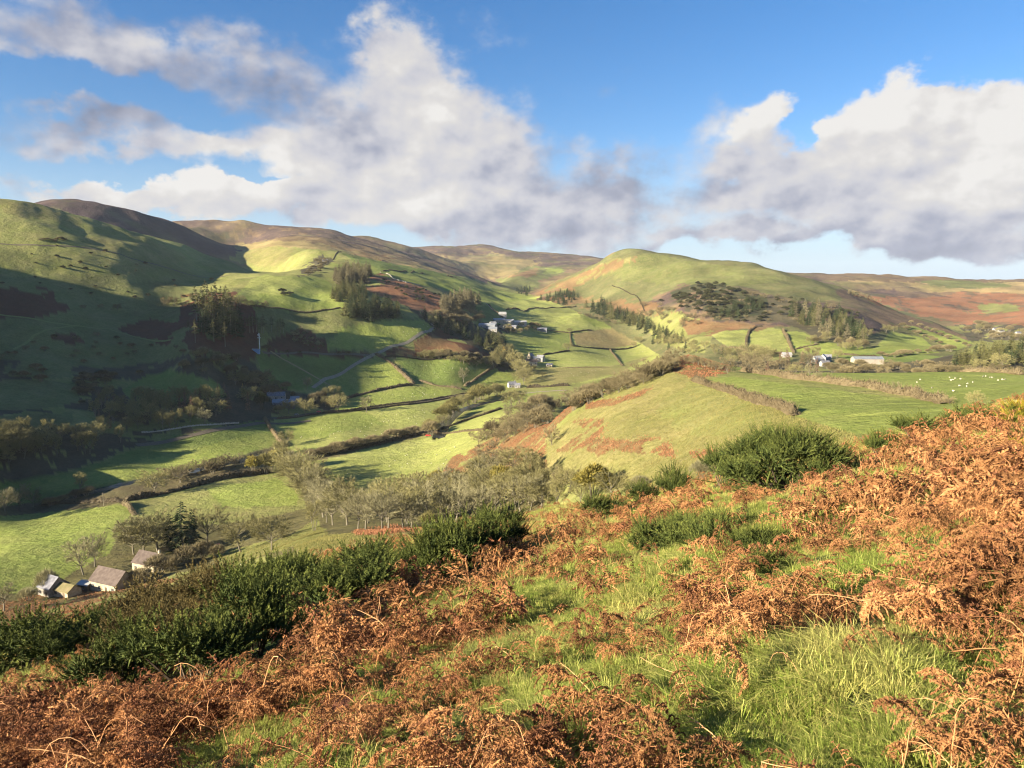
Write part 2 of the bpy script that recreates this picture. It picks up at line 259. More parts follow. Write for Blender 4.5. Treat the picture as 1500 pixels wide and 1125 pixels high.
# (cover, outline in the photograph, raggedness in px, nearest range, farthest range)
PATCH = [
 ('moorbrown', [(-200,200),(1800,200),(1800,470),(1240,480),(900,440),(-200,460)], 0, 1900, 9999),
 ('moor', [(560,366),(600,360),(690,352),(760,362),(890,376),(880,392),(820,396),(760,380),(700,378),(640,372)], 5, 3300, 9999),
 ('tan', [(690,375),(730,370),(760,382),(790,380),(780,398),(740,406),(700,408),(690,395),(640,378)], 6, 2400, 9999),
 ('dull', [(770,390),(820,390),(830,398),(800,408),(770,412),(735,412)], 3, 2400, 9999),
 ('meadow', [(800,392),(826,393),(822,400),(795,402)], 2, 2400, 9999),
 ('brackpale', [(735,408),(785,392),(790,398),(760,416),(745,420)], 3, 2200, 9999),
 ('dull', [(725,408),(765,405),(790,415),(780,428),(740,424)], 3, 2000, 9999),
 ('heather', [(30,285),(150,296),(260,325),(350,358),(348,385),(310,378),(200,345),(100,312),(40,296)], 4, 1500, 2450),
 ('moor', [(250,318),(480,334),(560,358),(640,380),(722,411),(700,412),(600,386),(530,368),(480,356),(400,352),(345,362),(300,345)], 4, 2200, 3400),
 ('tan', [(340,362),(380,352),(440,354),(500,362),(560,372),(640,396),(620,396),(560,384),(500,370),(420,366),(370,376)], 5, 1500, 3000),
 ('brackpale', [(480,360),(520,364),(580,378),(560,384),(500,374)], 4, 1500, 3000),
 ('sheepwalk', [(335,378),(360,368),(420,362),(500,368),(560,384),(640,398),(710,412),(770,430),(830,445),(700,450),(560,410),(430,412)], 3, 1000, 2600),
 ('rough', [(340,372),(400,360),(430,366),(420,384),(375,390)], 4, 1000, 2600),
 ('meadow', [(470,385),(560,392),(640,402),(700,416),(790,440),(760,446),(690,432),(600,420),(560,408),(500,392)], 2, 1000, 2600),
 ('deep', [(500,372),(560,384),(640,398),(700,412),(690,416),(600,402),(520,384)], 2, 1000, 2600),
 ('scrub', [(445,392),(470,375),(490,380),(478,395),(450,405),(430,405)], 5, 900, 2300),
 # the hillside on the left
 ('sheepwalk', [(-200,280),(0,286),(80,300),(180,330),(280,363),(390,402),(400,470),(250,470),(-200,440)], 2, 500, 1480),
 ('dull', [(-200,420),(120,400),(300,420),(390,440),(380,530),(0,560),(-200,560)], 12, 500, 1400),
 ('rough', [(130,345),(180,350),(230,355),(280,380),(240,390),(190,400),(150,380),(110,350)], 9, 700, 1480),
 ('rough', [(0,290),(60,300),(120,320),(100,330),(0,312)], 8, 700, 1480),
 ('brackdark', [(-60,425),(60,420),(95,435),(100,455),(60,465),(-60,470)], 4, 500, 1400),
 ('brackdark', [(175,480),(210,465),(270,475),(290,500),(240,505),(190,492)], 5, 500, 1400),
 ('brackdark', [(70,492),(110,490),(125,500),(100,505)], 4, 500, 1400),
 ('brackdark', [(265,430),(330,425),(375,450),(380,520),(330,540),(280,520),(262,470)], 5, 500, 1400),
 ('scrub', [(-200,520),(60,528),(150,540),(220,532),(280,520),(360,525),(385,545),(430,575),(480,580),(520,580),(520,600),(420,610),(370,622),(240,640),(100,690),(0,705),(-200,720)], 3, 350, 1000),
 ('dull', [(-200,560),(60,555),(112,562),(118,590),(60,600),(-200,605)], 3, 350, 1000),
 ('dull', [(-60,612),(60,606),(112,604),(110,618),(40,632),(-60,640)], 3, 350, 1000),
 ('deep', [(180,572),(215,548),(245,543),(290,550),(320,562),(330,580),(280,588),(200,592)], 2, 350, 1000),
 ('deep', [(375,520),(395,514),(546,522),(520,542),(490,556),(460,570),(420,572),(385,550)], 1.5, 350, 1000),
 # knoll and middle fields
 ('meadow', [(335,440),(370,410),(390,402),(440,404),(480,410),(505,440),(500,455),(440,452),(370,448)], 2, 700, 1300),
 ('lime', [(365,412),(400,402),(430,405),(445,418),(400,432),(345,436)], 4, 700, 1300),
 ('dull', [(370,450),(450,458),(500,452),(560,460),(640,470),(640,480),(600,500),(540,514),(470,516),(400,500)], 1.5, 600, 1200),
 ('meadow', [(500,480),(560,468),(625,470),(638,482),(600,500),(550,512),(470,512)], 2, 600, 1200),
 ('brackdark', [(392,500),(440,478),(480,500),(480,512),(545,518),(545,523),(392,520)], 3, 600, 1200),
 ('meadow', [(480,556),(520,538),(555,522),(575,530),(605,560),(560,572),(500,582)], 1.5, 500, 1100),
 ('deep', [(575,523),(690,524),(720,530),(728,536),(690,558),(650,566),(610,560)], 1.5, 500, 1200),
 ('meadow', [(500,584),(560,574),(615,566),(660,572),(660,580),(560,592),(490,602)], 1, 500, 1200),
 ('meadow', [(690,560),(730,536),(750,548),(755,565),(720,572),(670,572)], 1, 500, 1200),
 ('rust', [(555,400),(575,408),(615,418),(650,428),(668,440),(655,455),(690,470),(640,470),(600,452),(540,425),(530,412)], 3, 700, 1700),
 ('rough', [(610,416),(660,424),(690,440),(680,460),(655,450),(640,430)], 4, 700, 1700),
 ('scrub', [(590,448),(640,470),(690,470),(740,500),(760,540),(735,545),(700,520),(640,485)], 3, 600, 1500),
 ('brackdark', [(640,480),(680,500),(720,520),(725,535),(690,524),(565,522),(560,512),(600,503),(634,484)], 2, 600, 1500),
 ('bracken', [(600,503),(634,490),(670,505),(700,520),(570,521)], 3, 600, 1500),
 # the bright fields of the far side
 ('lime', [(690,440),(745,430),(790,436),(850,446),(880,455),(930,475),(985,508),(985,530),(920,545),(860,560),(790,565),(755,560),(760,540),(755,520),(740,500),(730,480),(700,455)], 1, 650, 2000),
 ('meadow', [(640,405),(700,416),(790,438),(740,442),(690,440),(650,425)], 2, 900, 2400),
 ('meadow', [(755,505),(785,485),(834,488),(835,512),(795,518),(765,516)], 1, 650, 2000),
 ('deep', [(690,450),(715,446),(740,466),(700,472)], 2, 650, 2000),
 ('plough', [(838,490),(865,484),(905,480),(933,488),(932,505),(893,510),(845,506)], 1, 650, 2000),
 ('meadow', [(850,462),(893,472),(940,486),(985,510),(975,520),(940,500),(905,480),(870,478)], 2, 650, 2000),
 ('rough', [(755,540),(890,536),(960,520),(900,548),(850,560),(770,566)], 2, 550, 1500),
 ('scrub', [(700,470),(760,478),(758,486),(720,492)], 2, 650, 2000),
 # valley floor
 ('deep', [(-200,735),(0,706),(110,690),(240,642),(388,614),(404,650),(350,668),(230,696),(125,718),(60,735),(0,752)], 1, 300, 800),
 ('meadow', [(30,712),(140,690),(260,662),(385,632),(404,650),(350,668),(230,696),(125,716),(60,722)], 4, 300, 800),
 ('mud', [(-60,750),(60,735),(150,714),(260,700),(340,672),(400,655),(400,692),(330,702),(190,735),(60,756),(-60,775)], 2, 250, 800),
 ('meadow', [(-300,775),(0,757),(182,739),(198,754),(178,812),(60,865),(-300,900)], 1, 200, 700),
 ('sheepwalk', [(188,742),(270,718),(400,697),(440,720),(452,745),(430,760),(330,770),(250,765),(200,756)], 1, 200, 700),
 ('meadow', [(300,715),(400,700),(440,722),(440,740),(330,742)], 6, 200, 700),
 ('lime', [(400,615),(530,600),(640,588),(720,573),(660,600),(632,620),(560,645),(490,660),(445,668),(416,655)], 1, 300, 900),
 ('meadow', [(405,618),(530,604),(560,620),(480,640),(415,640)], 8, 300, 900),
 ('lime', [(450,676),(550,656),(635,640),(712,634),(700,650),(660,685),(640,705),(600,722),(540,730),(470,700)], 1, 250, 800),
 ('mud', [(445,664),(550,645),(632,622),(640,634),(550,655),(460,676)], 2, 250, 800),
 ('lime', [(655,622),(735,598),(780,596),(760,612),(715,632),(640,640)], 1, 300, 900),
 ('meadow', [(680,606),(735,584),(790,572),(800,580),(740,598)], 1, 300, 900),
 ('woodfloor', [(160,810),(190,770),(330,768),(450,745),(440,700),(475,700),(560,730),(660,690),(740,690),(800,690),(800,790),(500,800),(300,830),(60,890),(-80,900),(-80,870),(60,868)], 3, 130, 480),
 ('sheepwalk', [(300,815),(360,800),(430,782),(460,760),(480,782),(430,800),(330,830)], 3, 100, 480),
 ('sheepwalk', [(430,800),(480,784),(560,780),(560,790),(500,802),(440,812)], 2, 60, 330),
 ('bracken', [(520,776),(575,770),(640,776),(600,790),(520,784)], 3, 60, 330),
 ('bracken', [(-400,950),(-100,900),(0,880),(190,846),(265,848),(200,880),(120,905),(0,935),(-300,1000)], 3, 40, 400),
 ('straw', [(425,838),(470,806),(560,784),(700,766),(730,780),(560,818)], 2, 40, 400),
 # the hill on the right
 ('hillgrass', [(780,430),(920,360),(1150,390),(1430,495),(1400,540),(1000,540),(880,470)], 2, 700, 2400),
 ('dull', [(895,385),(950,370),(1080,392),(1150,410),(1060,425),(960,415),(880,405)], 8, 700, 2400),
 ('rough', [(840,405),(900,380),(925,375),(900,398),(860,415),(810,428)], 5, 700, 2400),
 ('brackpale', [(780,428),(850,402),(905,380),(940,376),(900,396),(850,420),(830,440),(790,440)], 5, 700, 2400),
 ('brackpale', [(790,436),(830,432),(880,440),(960,440),(1000,455),(1020,470),(940,462),(860,452)], 7, 700, 2400),
 ('moorbrown', [(960,435),(1000,418),(1060,416),(1110,428),(1180,440),(1240,440),(1300,462),(1320,480),(1280,490),(1180,480),(1050,478),(1000,465)], 6, 700, 2400),
 ('moor', [(950,442),(1000,424),(1060,418),(1120,430),(1190,442),(1250,455),(1300,475),(1290,488),(1200,482),(1100,474),(1000,462)], 7, 700, 2400),
 ('scrub', [(980,440),(1040,424),(1120,436),(1230,456),(1260,478),(1150,474),(1040,466)], 8, 700, 2400),
 ('gorse', [(985,430),(1020,414),(1060,416),(1060,425),(1020,440),(990,445)], 5, 700, 2400),
 ('gorse', [(1030,452),(1080,426),(1120,432),(1120,455),(1080,470),(1040,465)], 5, 700, 2400),
 ('scrub', [(1130,450),(1200,450),(1250,465),(1270,490),(1250,510),(1200,500),(1150,470)], 4, 700, 2400),
 ('moorbrown', [(1220,420),(1290,448),(1400,484),(1430,498),(1400,500),(1320,476),(1240,446)], 4, 700, 1700),
 ('sheepwalk', [(930,470),(1000,455),(1045,480),(1030,520),(960,500)], 3, 700, 1500),
 ('brackpale', [(1000,466),(1130,478),(1130,484),(1090,482),(1040,490),(1010,490)], 4, 700, 1500),
 ('lime', [(1040,490),(1062,484),(1096,484),(1095,506),(1066,508)], 1, 700, 1500),
 ('lime', [(1098,488),(1125,480),(1145,482),(1162,516),(1133,516),(1096,506)], 1, 700, 1500),
 ('meadow', [(1150,486),(1175,486),(1200,500),(1285,510),(1275,523),(1190,520),(1164,516)], 1, 700, 1500),
 ('sheepwalk', [(1066,510),(1133,518),(1163,520),(1160,530),(1066,525)], 2, 600, 1500),
 ('meadow', [(1280,512),(1305,486),(1350,494),(1376,516),(1330,522),(1285,522)], 1, 700, 1500),
 ('meadow', [(1318,476),(1340,478),(1420,506),(1400,514),(1350,492)], 1, 700, 1600),
 ('meadow', [(1350,476),(1380,484),(1425,502),(1415,506)], 1, 700, 1600),
 ('deep', [(1230,522),(1300,515),(1380,522),(1400,530),(1300,535),(1235,534)], 1, 600, 1500),
 ('scrub', [(1060,520),(1500,520),(1500,548),(1060,548)], 2, 420, 760),
 # the far moor on the right
 ('moorbrown', [(1150,396),(1600,402),(1600,415),(1300,412),(1150,410)], 3, 1900, 9999),
 ('straw', [(1190,410),(1300,412),(1400,412),(1500,414),(1600,416),(1600,430),(1450,428),(1330,428),(1250,422)], 4, 1900, 9999),
 ('moor', [(1270,424),(1310,425),(1330,440),(1290,442)], 4, 1900, 9999),
 ('dull', [(1340,412),(1400,410),(1480,416),(1480,422),(1390,422)], 3, 1900, 9999),
 ('rust', [(1250,432),(1330,436),(1420,430),(1600,432),(1600,474),(1450,480),(1380,470),(1300,450)], 5, 1500, 9999),
 ('sheepwalk', [(1430,448),(1455,444),(1490,448),(1495,456),(1440,458)], 4, 1500, 9999),
 ('scrub', [(1400,476),(1460,474),(1600,486),(1600,505),(1420,500)], 4, 1200, 9999),
 # shoulder of fields and spur
 ('meadow', [(1020,556),(1075,552),(1180,566),(1390,592),(1395,606),(1260,640),(1165,612),(1110,590)], 1, 90, 420),
 ('meadow', [(1060,538),(1085,536),(1500,540),(1650,545),(1650,600),(1400,606),(1385,590),(1300,574),(1207,560),(1120,552)], 1, 90, 420),
 ('rough', [(980,528),(1040,556),(1165,610),(1260,640),(1200,700),(900,720),(780,700),(800,640),(850,600),(930,560)], 1, 90, 420),
 ('sheepwalk', [(1000,560),(1060,570),(1120,610),(1100,640),(1020,640),(960,600)], 14, 90, 420),
 ('bracken', [(975,516),(1040,520),(1085,526),(1060,548),(1020,556),(985,545),(965,540)], 4, 150, 460),
 ('bracken', [(970,540),(900,568),(840,596),(800,640),(800,690),(700,720),(640,700),(665,670),(720,640),(780,605),(880,560)], 4, 90, 520),
 ('bracken', [(840,614),(880,612),(888,628),(880,640),(905,645),(960,640),(985,650),(990,672),(950,664),(900,658),(880,668),(850,655),(820,662),(806,660),(850,640),(862,628)], 7, 90, 420),
 ('bracken', [(860,590),(900,584),(960,566),(940,580),(900,594),(860,600)], 3, 90, 420),
 ('bracken', [(1010,662),(1040,656),(1045,664),(1020,672)], 4, 90, 420),
]
# lines worn or drawn on the ground: cover, half width in metres, places in the photograph
TRACKS = [
 ('track', 1.9, [(458,568),(477,555),(517,536),(546,520),(562,514),(597,502),(630,485),(638,479),(631,474)]),
 ('darkpath', 3.2, [(400,613),(450,607),(533,600),(600,592),(660,582),(717,572)]),
 ('rough', 1.2, [(396,514),(437,538),(466,555),(486,566)]),
 ('darkpath', 1.6, [(385,516),(440,516),(490,519),(546,521)]),
 ('track', 1.5, [(712,444),(726,457),(739,470)]),
 ('track', 2.6, [(755,578),(790,574),(830,572)]),
 ('meadow', 1.4, [(0,461),(40,466),(77,473),(110,478)]),
 ('meadow', 1.2, [(20,512),(50,492),(70,483),(110,477),(160,482),(250,498)]),
 ('darkpath', 1.4, [(0,357),(60,360),(133,364),(190,378),(260,397),(333,404)]),
 ('darkpath', 3.0, [(455,616),(380,620),(290,636),(200,652)]),
]
RIVER = [[(60,735),(127,720),(165,711),(205,702),(250,696),(300,684),(350,675),(395,662)],
         [(645,640),(652,622),(660,612),(672,602),(700,592),(740,584)]]
def in_poly(px, py, pts):
    x0 = np.array([p[0] for p in pts], float); y0 = np.array([p[1] for p in pts], float)
    inside = np.zeros(px.shape, bool); j = len(pts) - 1
    for i in range(len(pts)):
        c = (y0[i] > py) != (y0[j] > py)
        xi = (x0[j] - x0[i]) * (py - y0[i]) / ((y0[j] - y0[i]) or 1e-9) + x0[i]
        inside ^= c & (px < xi); j = i
    return inside
def line_dist(x, y, P):
    d = np.full(x.shape, 1e9)
    for (ax, ay), (bx, by) in zip(P[:-1], P[1:]):
        vx, vy = bx - ax, by - ay; L = vx * vx + vy * vy + 1e-9
        t = np.clip(((x - ax) * vx + (y - ay) * vy) / L, 0, 1)
        d = np.minimum(d, np.hypot(x - ax - t * vx, y - ay - t * vy))
    return d
def fray_of(X, Y, r): return np.where(r < 600, fbm(X / 7 + .3 * Y / 7, Y / 7 - .3 * X / 7, 5, 141), fbm(X / 34, Y / 34, 5, 143))
def paint(X, Y, Z):
    V = np.stack([X, Y, Z], -1)
    px, py, dep = project(V); r = np.hypot(X, Y)
    n = X.shape
    col = np.zeros(n + (4,), np.float32); flk = np.zeros(n + (4,), np.float32)
    def put(mask, name):
        c, f, a = COV[name]
        c = np.array(c); f = np.array(f)
        col[mask, :3] = c; col[mask, 3] = a; flk[mask, :3] = f; flk[mask, 3] = 1
    put(np.ones(n, bool), 'sheepwalk')
    put((r < 140) & (Z > -70), 'rough')
    ahead = Y > .2
    ramp = smooth(60, 900, r)
    s1 = 4 + 26 * smooth(40, 1500, r)
    w1x = fbm(X / s1, Y / s1, 4, 51); w1y = fbm(X / s1, Y / s1, 4, 77)
    fray = (fray_of(X, Y, r),)
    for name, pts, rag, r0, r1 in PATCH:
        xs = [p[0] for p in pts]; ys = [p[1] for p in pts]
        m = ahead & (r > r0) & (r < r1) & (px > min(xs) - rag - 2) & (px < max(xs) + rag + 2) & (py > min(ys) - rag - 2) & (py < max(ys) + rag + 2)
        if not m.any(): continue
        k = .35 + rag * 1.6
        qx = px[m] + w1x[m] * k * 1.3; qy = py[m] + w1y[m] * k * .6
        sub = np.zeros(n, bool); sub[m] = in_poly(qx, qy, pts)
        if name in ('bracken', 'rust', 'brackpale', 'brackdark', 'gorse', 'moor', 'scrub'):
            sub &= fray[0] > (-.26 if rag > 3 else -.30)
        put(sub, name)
    # moorland is a patchwork: heather, bleached grass and bracken run into one another
    moorish = np.zeros(n, bool)
    for nm in ('moorbrown', 'moor', 'tan', 'straw', 'heather', 'brackpale'):
        moorish |= np.abs(col[..., :3] - np.array(COV[nm][0], np.float32)).sum(-1) < 1e-5
    far = moorish & (r > 1250)
    q1 = fbm(X / 240, Y / 240, 5, 301); q2 = fbm(X / 130, Y / 130, 5, 303)
    t1 = np.clip((q1 - .05) * 3.0, 0, 1)[..., None] * far[..., None] * .42; t2 = np.clip((-q1 - .02) * 3.0, 0, 1)[..., None] * far[..., None] * .75; t3 = np.clip((q2 - .12) * 3.0, 0, 1)[..., None] * far[..., None] * .6
    for tt, nm in ((t1, 'tan'), (t2, 'heather'), (t3, 'dull')):
        col[..., :3] = col[..., :3] * (1 - tt) + np.array(COV[nm][0]) * tt
    gm = (1 + .30 * fbm(X / 55, Y / 55, 5, 305) * smooth(150, 500, r))[..., None]
    col[..., :3] *= gm; flk[..., :3] *= gm
    # the slope under our feet: bracken litter, grass and soil
    nz = fbm(X / 3.2, Y / 3.2, 4, 91)
    nr = smooth(85, 60, r) * (Z > -60)
    put((nr > .5) & (nz > -.05), 'bracken'); put((nr > .5) & (nz <= -.05), 'near'); put((r < 16) & (nz > .22), 'brackdark'); put((r < 30) & (nz < .22), 'near')
    return col, flk
def ground_material():
    m = bpy.data.materials.new('turf'); m.use_nodes = True; nt = m.node_tree; N = nt.nodes; L = nt.links
    b = N['Principled BSDF']; b.inputs['Roughness'].default_value = .95; b.inputs['Specular IOR Level'].default_value = .1
    a = N.new('ShaderNodeVertexColor'); a.layer_name = 'cover'; f = N.new('ShaderNodeVertexColor'); f.layer_name = 'fleck'
    g = N.new('ShaderNodeNewGeometry')
    def noise(scale, detail, rough=.6):
        t = N.new('ShaderNodeTexNoise'); t.inputs['Scale'].default_value = scale; t.inputs['Detail'].default_value = detail; t.inputs['Roughness'].default_value = rough
        L.new(g.outputs['Position'], t.inputs['Vector']); return t
    def mathn(op, a_, b_=None, clamp=False):
        n = N.new('ShaderNodeMath'); n.operation = op; n.use_clamp = clamp
        for i, v in enumerate((a_, b_)):
            if v is None: continue
            if isinstance(v, (int, float)): n.inputs[i].default_value = v
            else: L.new(v, n.inputs[i])
        return n.outputs[0]
    n1 = noise(.045, 9, .68); n2 = noise(.6, 8, .7); n3 = noise(.012, 4)
    s = mathn('ADD', mathn('MULTIPLY', n1.outputs[0], .6), mathn('MULTIPLY', n2.outputs[0], .4))
    s = mathn('MULTIPLY', mathn('SUBTRACT', s, .40), 5.0, True)
    fac = mathn('MULTIPLY', s, a.outputs['Alpha'])
    mx = N.new('ShaderNodeMix'); mx.data_type = 'RGBA'
    L.new(fac, mx.inputs[0]); L.new(a.outputs['Color'], mx.inputs[6]); L.new(f.outputs['Color'], mx.inputs[7])
    n4 = noise(.16, 6, .65); n5 = noise(2.6, 6, .7)
    v = mathn('ADD', mathn('MULTIPLY', n2.outputs[0], .75), mathn('MULTIPLY', n3.outputs[0], .7))
    v = mathn('ADD', v, mathn('MULTIPLY', n4.outputs[0], .75)); v = mathn('ADD', v, mathn('MULTIPLY', n5.outputs[0], .5))
    v = mathn('ADD', v, -.30)
    hs = N.new('ShaderNodeHueSaturation'); L.new(mx.outputs[2], hs.inputs['Color']); L.new(v, hs.inputs['Value'])
    L.new(hs.outputs[0], b.inputs['Base Color'])
    bp = N.new('ShaderNodeBump'); bp.inputs['Strength'].default_value = .7; bp.inputs['Distance'].default_value = .9
    L.new(mathn('ADD', n2.outputs[0], mathn('MULTIPLY', n4.outputs[0], 2.6)), bp.inputs['Height']); L.new(bp.outputs[0], b.inputs['Normal'])
    return m
def make_ground():
    A, R, X, Y, Z = build_ground()
    for pts in RIVER:                                    # the river bed is a real trough
        P = [tuple(cast(a, b, 250)[0][:2]) for a, b in pts]
        m = (X > -500) & (X < 100) & (Y > 200) & (Y < 900)
        d = np.full(X.shape, 1e9); d[m] = line_dist(X[m], Y[m], P)
        Z = Z - 1.6 * smooth(7, 3.5, d)
    na, nr = X.shape
    idx = np.arange(na * nr).reshape(na, nr)
    Fq = np.stack([idx[:-1, :-1], idx[:-1, 1:], idx[1:, 1:], idx[1:, :-1]], -1).reshape(-1, 4)
    me = mesh_from('ground', np.stack([X, Y, Z], -1).reshape(-1, 3), Fq[:, ::-1])
    col, flk = paint(X, Y, Z)
    for nm, c in (('cover', col), ('fleck', flk)):
        at = me.color_attributes.new(nm, 'FLOAT_COLOR', 'POINT'); at.data.foreach_set('color', np.ascontiguousarray(c.reshape(-1)))
    me.materials.append(ground_material())
    o = bpy.data.objects.new('ground', me); COL.objects.link(o); o['kind'] = 'structure'
    return o
make_ground()
# ------------------------------------------------------------------ sky: clear air plus cloud, all by direction
def make_sky():
    w = bpy.data.worlds.new('World'); SC.world = w; w.use_nodes = True
    w.cycles.sampling_method = 'MANUAL'; w.cycles.sample_map_resolution = 256
    nt = w.node_tree; N = nt.nodes; L = nt.links
    bg = N['Background']; bg.inputs[1].default_value = SKYS
    s = N.new('ShaderNodeTexSky'); s.sky_type = 'NISHITA'; s.sun_disc = False; s.sun_elevation = SUN_EL; s.sun_rotation = SUN_AZ
    s.air_density = 1.0; s.dust_density = .25; s.ozone_density = 2.5
    def M(op, a, b=None, c=None, clamp=False):
        n = N.new('ShaderNodeMath'); n.operation = op; n.use_clamp = clamp
        for i, v in enumerate((a, b, c)):
            if v is None: continue
            if isinstance(v, (int, float)): n.inputs[i].default_value = v
            else: L.new(v, n.inputs[i])
        return n.outputs[0]
    def VM(op, a, b=None, scale=None):
        n = N.new('ShaderNodeVectorMath'); n.operation = op
        for i, v in enumerate((a, b)):
            if v is None: continue
            if isinstance(v, tuple): n.inputs[i].default_value = v
            else: L.new(v, n.inputs[i])
        if scale is not None: n.inputs['Scale'].default_value = scale
        return n.outputs['Value'] if op in ('DOT_PRODUCT', 'LENGTH') else n.outputs[0]
    tc = N.new('ShaderNodeTexCoord'); sp = N.new('ShaderNodeSeparateXYZ'); L.new(tc.outputs['Generated'], sp.inputs[0])
    az = M('ARCTAN2', sp.outputs[0], sp.outputs[1])
    el = M('ARCSINE', sp.outputs[2])
    cb = N.new('ShaderNodeCombineXYZ'); L.new(az, cb.inputs[0]); L.new(el, cb.inputs[1])
    P0 = cb.outputs[0]
    st = VM('MULTIPLY', P0, (1.0, 1.35, 1.0))
    def noise(scale, detail, rough, off=(0, 0, 0), vec=None, col=False):
        t = N.new('ShaderNodeTexNoise'); t.inputs['Scale'].default_value = scale; t.inputs['Detail'].default_value = detail; t.inputs['Roughness'].default_value = rough
        L.new(VM('ADD', vec or st, off), t.inputs['Vector'])
        return t.outputs['Color'] if col else t.outputs['Fac']
    wob = VM('SCALE', VM('SUBTRACT', noise(7, 3, .5, (3, 1, 0), col=True), (.5, .5, .5)), scale=.13)
    wob2 = VM('SCALE', VM('SUBTRACT', noise(24, 5, .6, (9, 4, 0), col=True), (.5, .5, .5)), scale=.055)
    P = VM('MULTIPLY', VM('ADD', VM('ADD', P0, wob), wob2), (1, 1, 0))
    def blob_sums(P, blobs):
        D = None; B = None
        for x, y, sx, sy, amp, br in blobs:
            a, sl = px_dir(x, y); e = math.atan(float(sl))
            d = VM('MULTIPLY', VM('SUBTRACT', P, (float(a), e, 0)), (F / sx, F / sy, 0))
            q = M('MULTIPLY', M('POWER', .3679, VM('DOT_PRODUCT', d, d)), amp)
            D = q if D is None else M('ADD', D, q)
            qb = M('MULTIPLY', q, br); B = qb if B is None else M('ADD', B, qb)
        return D, B
    D, B = blob_sums(P, CLOUDS)
    f1 = noise(9, 9, .60, (0, 0, 2)); f2 = noise(38, 7, .62, (4, 0, 5))
    f = M('ADD', M('MULTIPLY', M('SUBTRACT', f1, .5), 2.1), M('MULTIPLY', M('SUBTRACT', f2, .5), .7))
    dens = M('ADD', D, f)
    al = N.new('ShaderNodeMapRange'); al.interpolation_type = 'SMOOTHSTEP'; L.new(dens, al.inputs[0]); al.inputs[1].default_value = .30
    # light from the upper left: the same puffs looked up a little towards the sun
    stl = VM('ADD', st, (-.020, .035, 0))
    g1 = noise(9, 3, .5, (0, 0, 2), stl); g0 = noise(9, 3, .5, (0, 0, 2))
    h1 = noise(26, 3, .55, (4, 0, 5), VM('ADD', st, (-.008, .014, 0))); h0 = noise(26, 3, .55, (4, 0, 5))
    lit = M('ADD', M('MULTIPLY', M('SUBTRACT', g0, g1), 1.0), M('MULTIPLY', M('SUBTRACT', h0, h1), .40))
    base = M('DIVIDE', B, M('ADD', D, .02))
    cri = N.new('ShaderNodeMapRange'); cri.interpolation_type = 'SMOOTHSTEP'; L.new(base, cri.inputs[0]); cri.inputs[1].default_value = .62; cri.inputs[2].default_value = .95; cri.inputs[3].default_value = 1.42; cri.inputs[4].default_value = .78
    L.new(cri.outputs[0], al.inputs[2])
    edge = M('MULTIPLY', M('SUBTRACT', 1.0, M('MULTIPLY', dens, .45, clamp=True)), .07)
    br = M('ADD', M('ADD', base, lit), edge)
    cr = N.new('ShaderNodeValToRGB'); L.new(br, cr.inputs[0]); e = cr.color_ramp.elements
    e[0].position = .30; e[0].color = (.30, .33, .44, 1); e[1].position = 1.05; e[1].color = (1.0, .98, .95, 1)
    for p_, c_ in ((.52, (.46, .49, .61, 1)), (.72, (.72, .725, .785, 1)), (.88, (.86, .84, .825, 1))):
        k = cr.color_ramp.elements.new(p_); k.color = c_
    cm = VM('SCALE', cr.outputs[0], scale=CLOUDB)
    # clear air: pull the low sun's yellow out of the horizon
    hs = N.new('ShaderNodeHueSaturation'); L.new(s.outputs[0], hs.inputs['Color']); hs.inputs['Saturation'].default_value = SKYSAT; hs.inputs['Value'].default_value = SKYV
    lowk = N.new('ShaderNodeMapRange'); lowk.interpolation_type = 'SMOOTHSTEP'; L.new(el, lowk.inputs[0]); lowk.inputs[1].default_value = -.03; lowk.inputs[2].default_value = .20; lowk.inputs[3].default_value = .92; lowk.inputs[4].default_value = 0.0
    pale = N.new('ShaderNodeMix'); pale.data_type = 'RGBA'; L.new(lowk.outputs[0], pale.inputs[0]); L.new(VM('MULTIPLY', hs.outputs[0], SKYTINT), pale.inputs[6]); pale.inputs[7].default_value = (*LOWSKY, 1)
    tint = pale.outputs[2]
    mx = N.new('ShaderNodeMix'); mx.data_type = 'RGBA'
    L.new(al.outputs[0], mx.inputs[0]); L.new(tint, mx.inputs[6]); L.new(cm, mx.inputs[7])
    L.new(mx.outputs[2], bg.inputs[0])
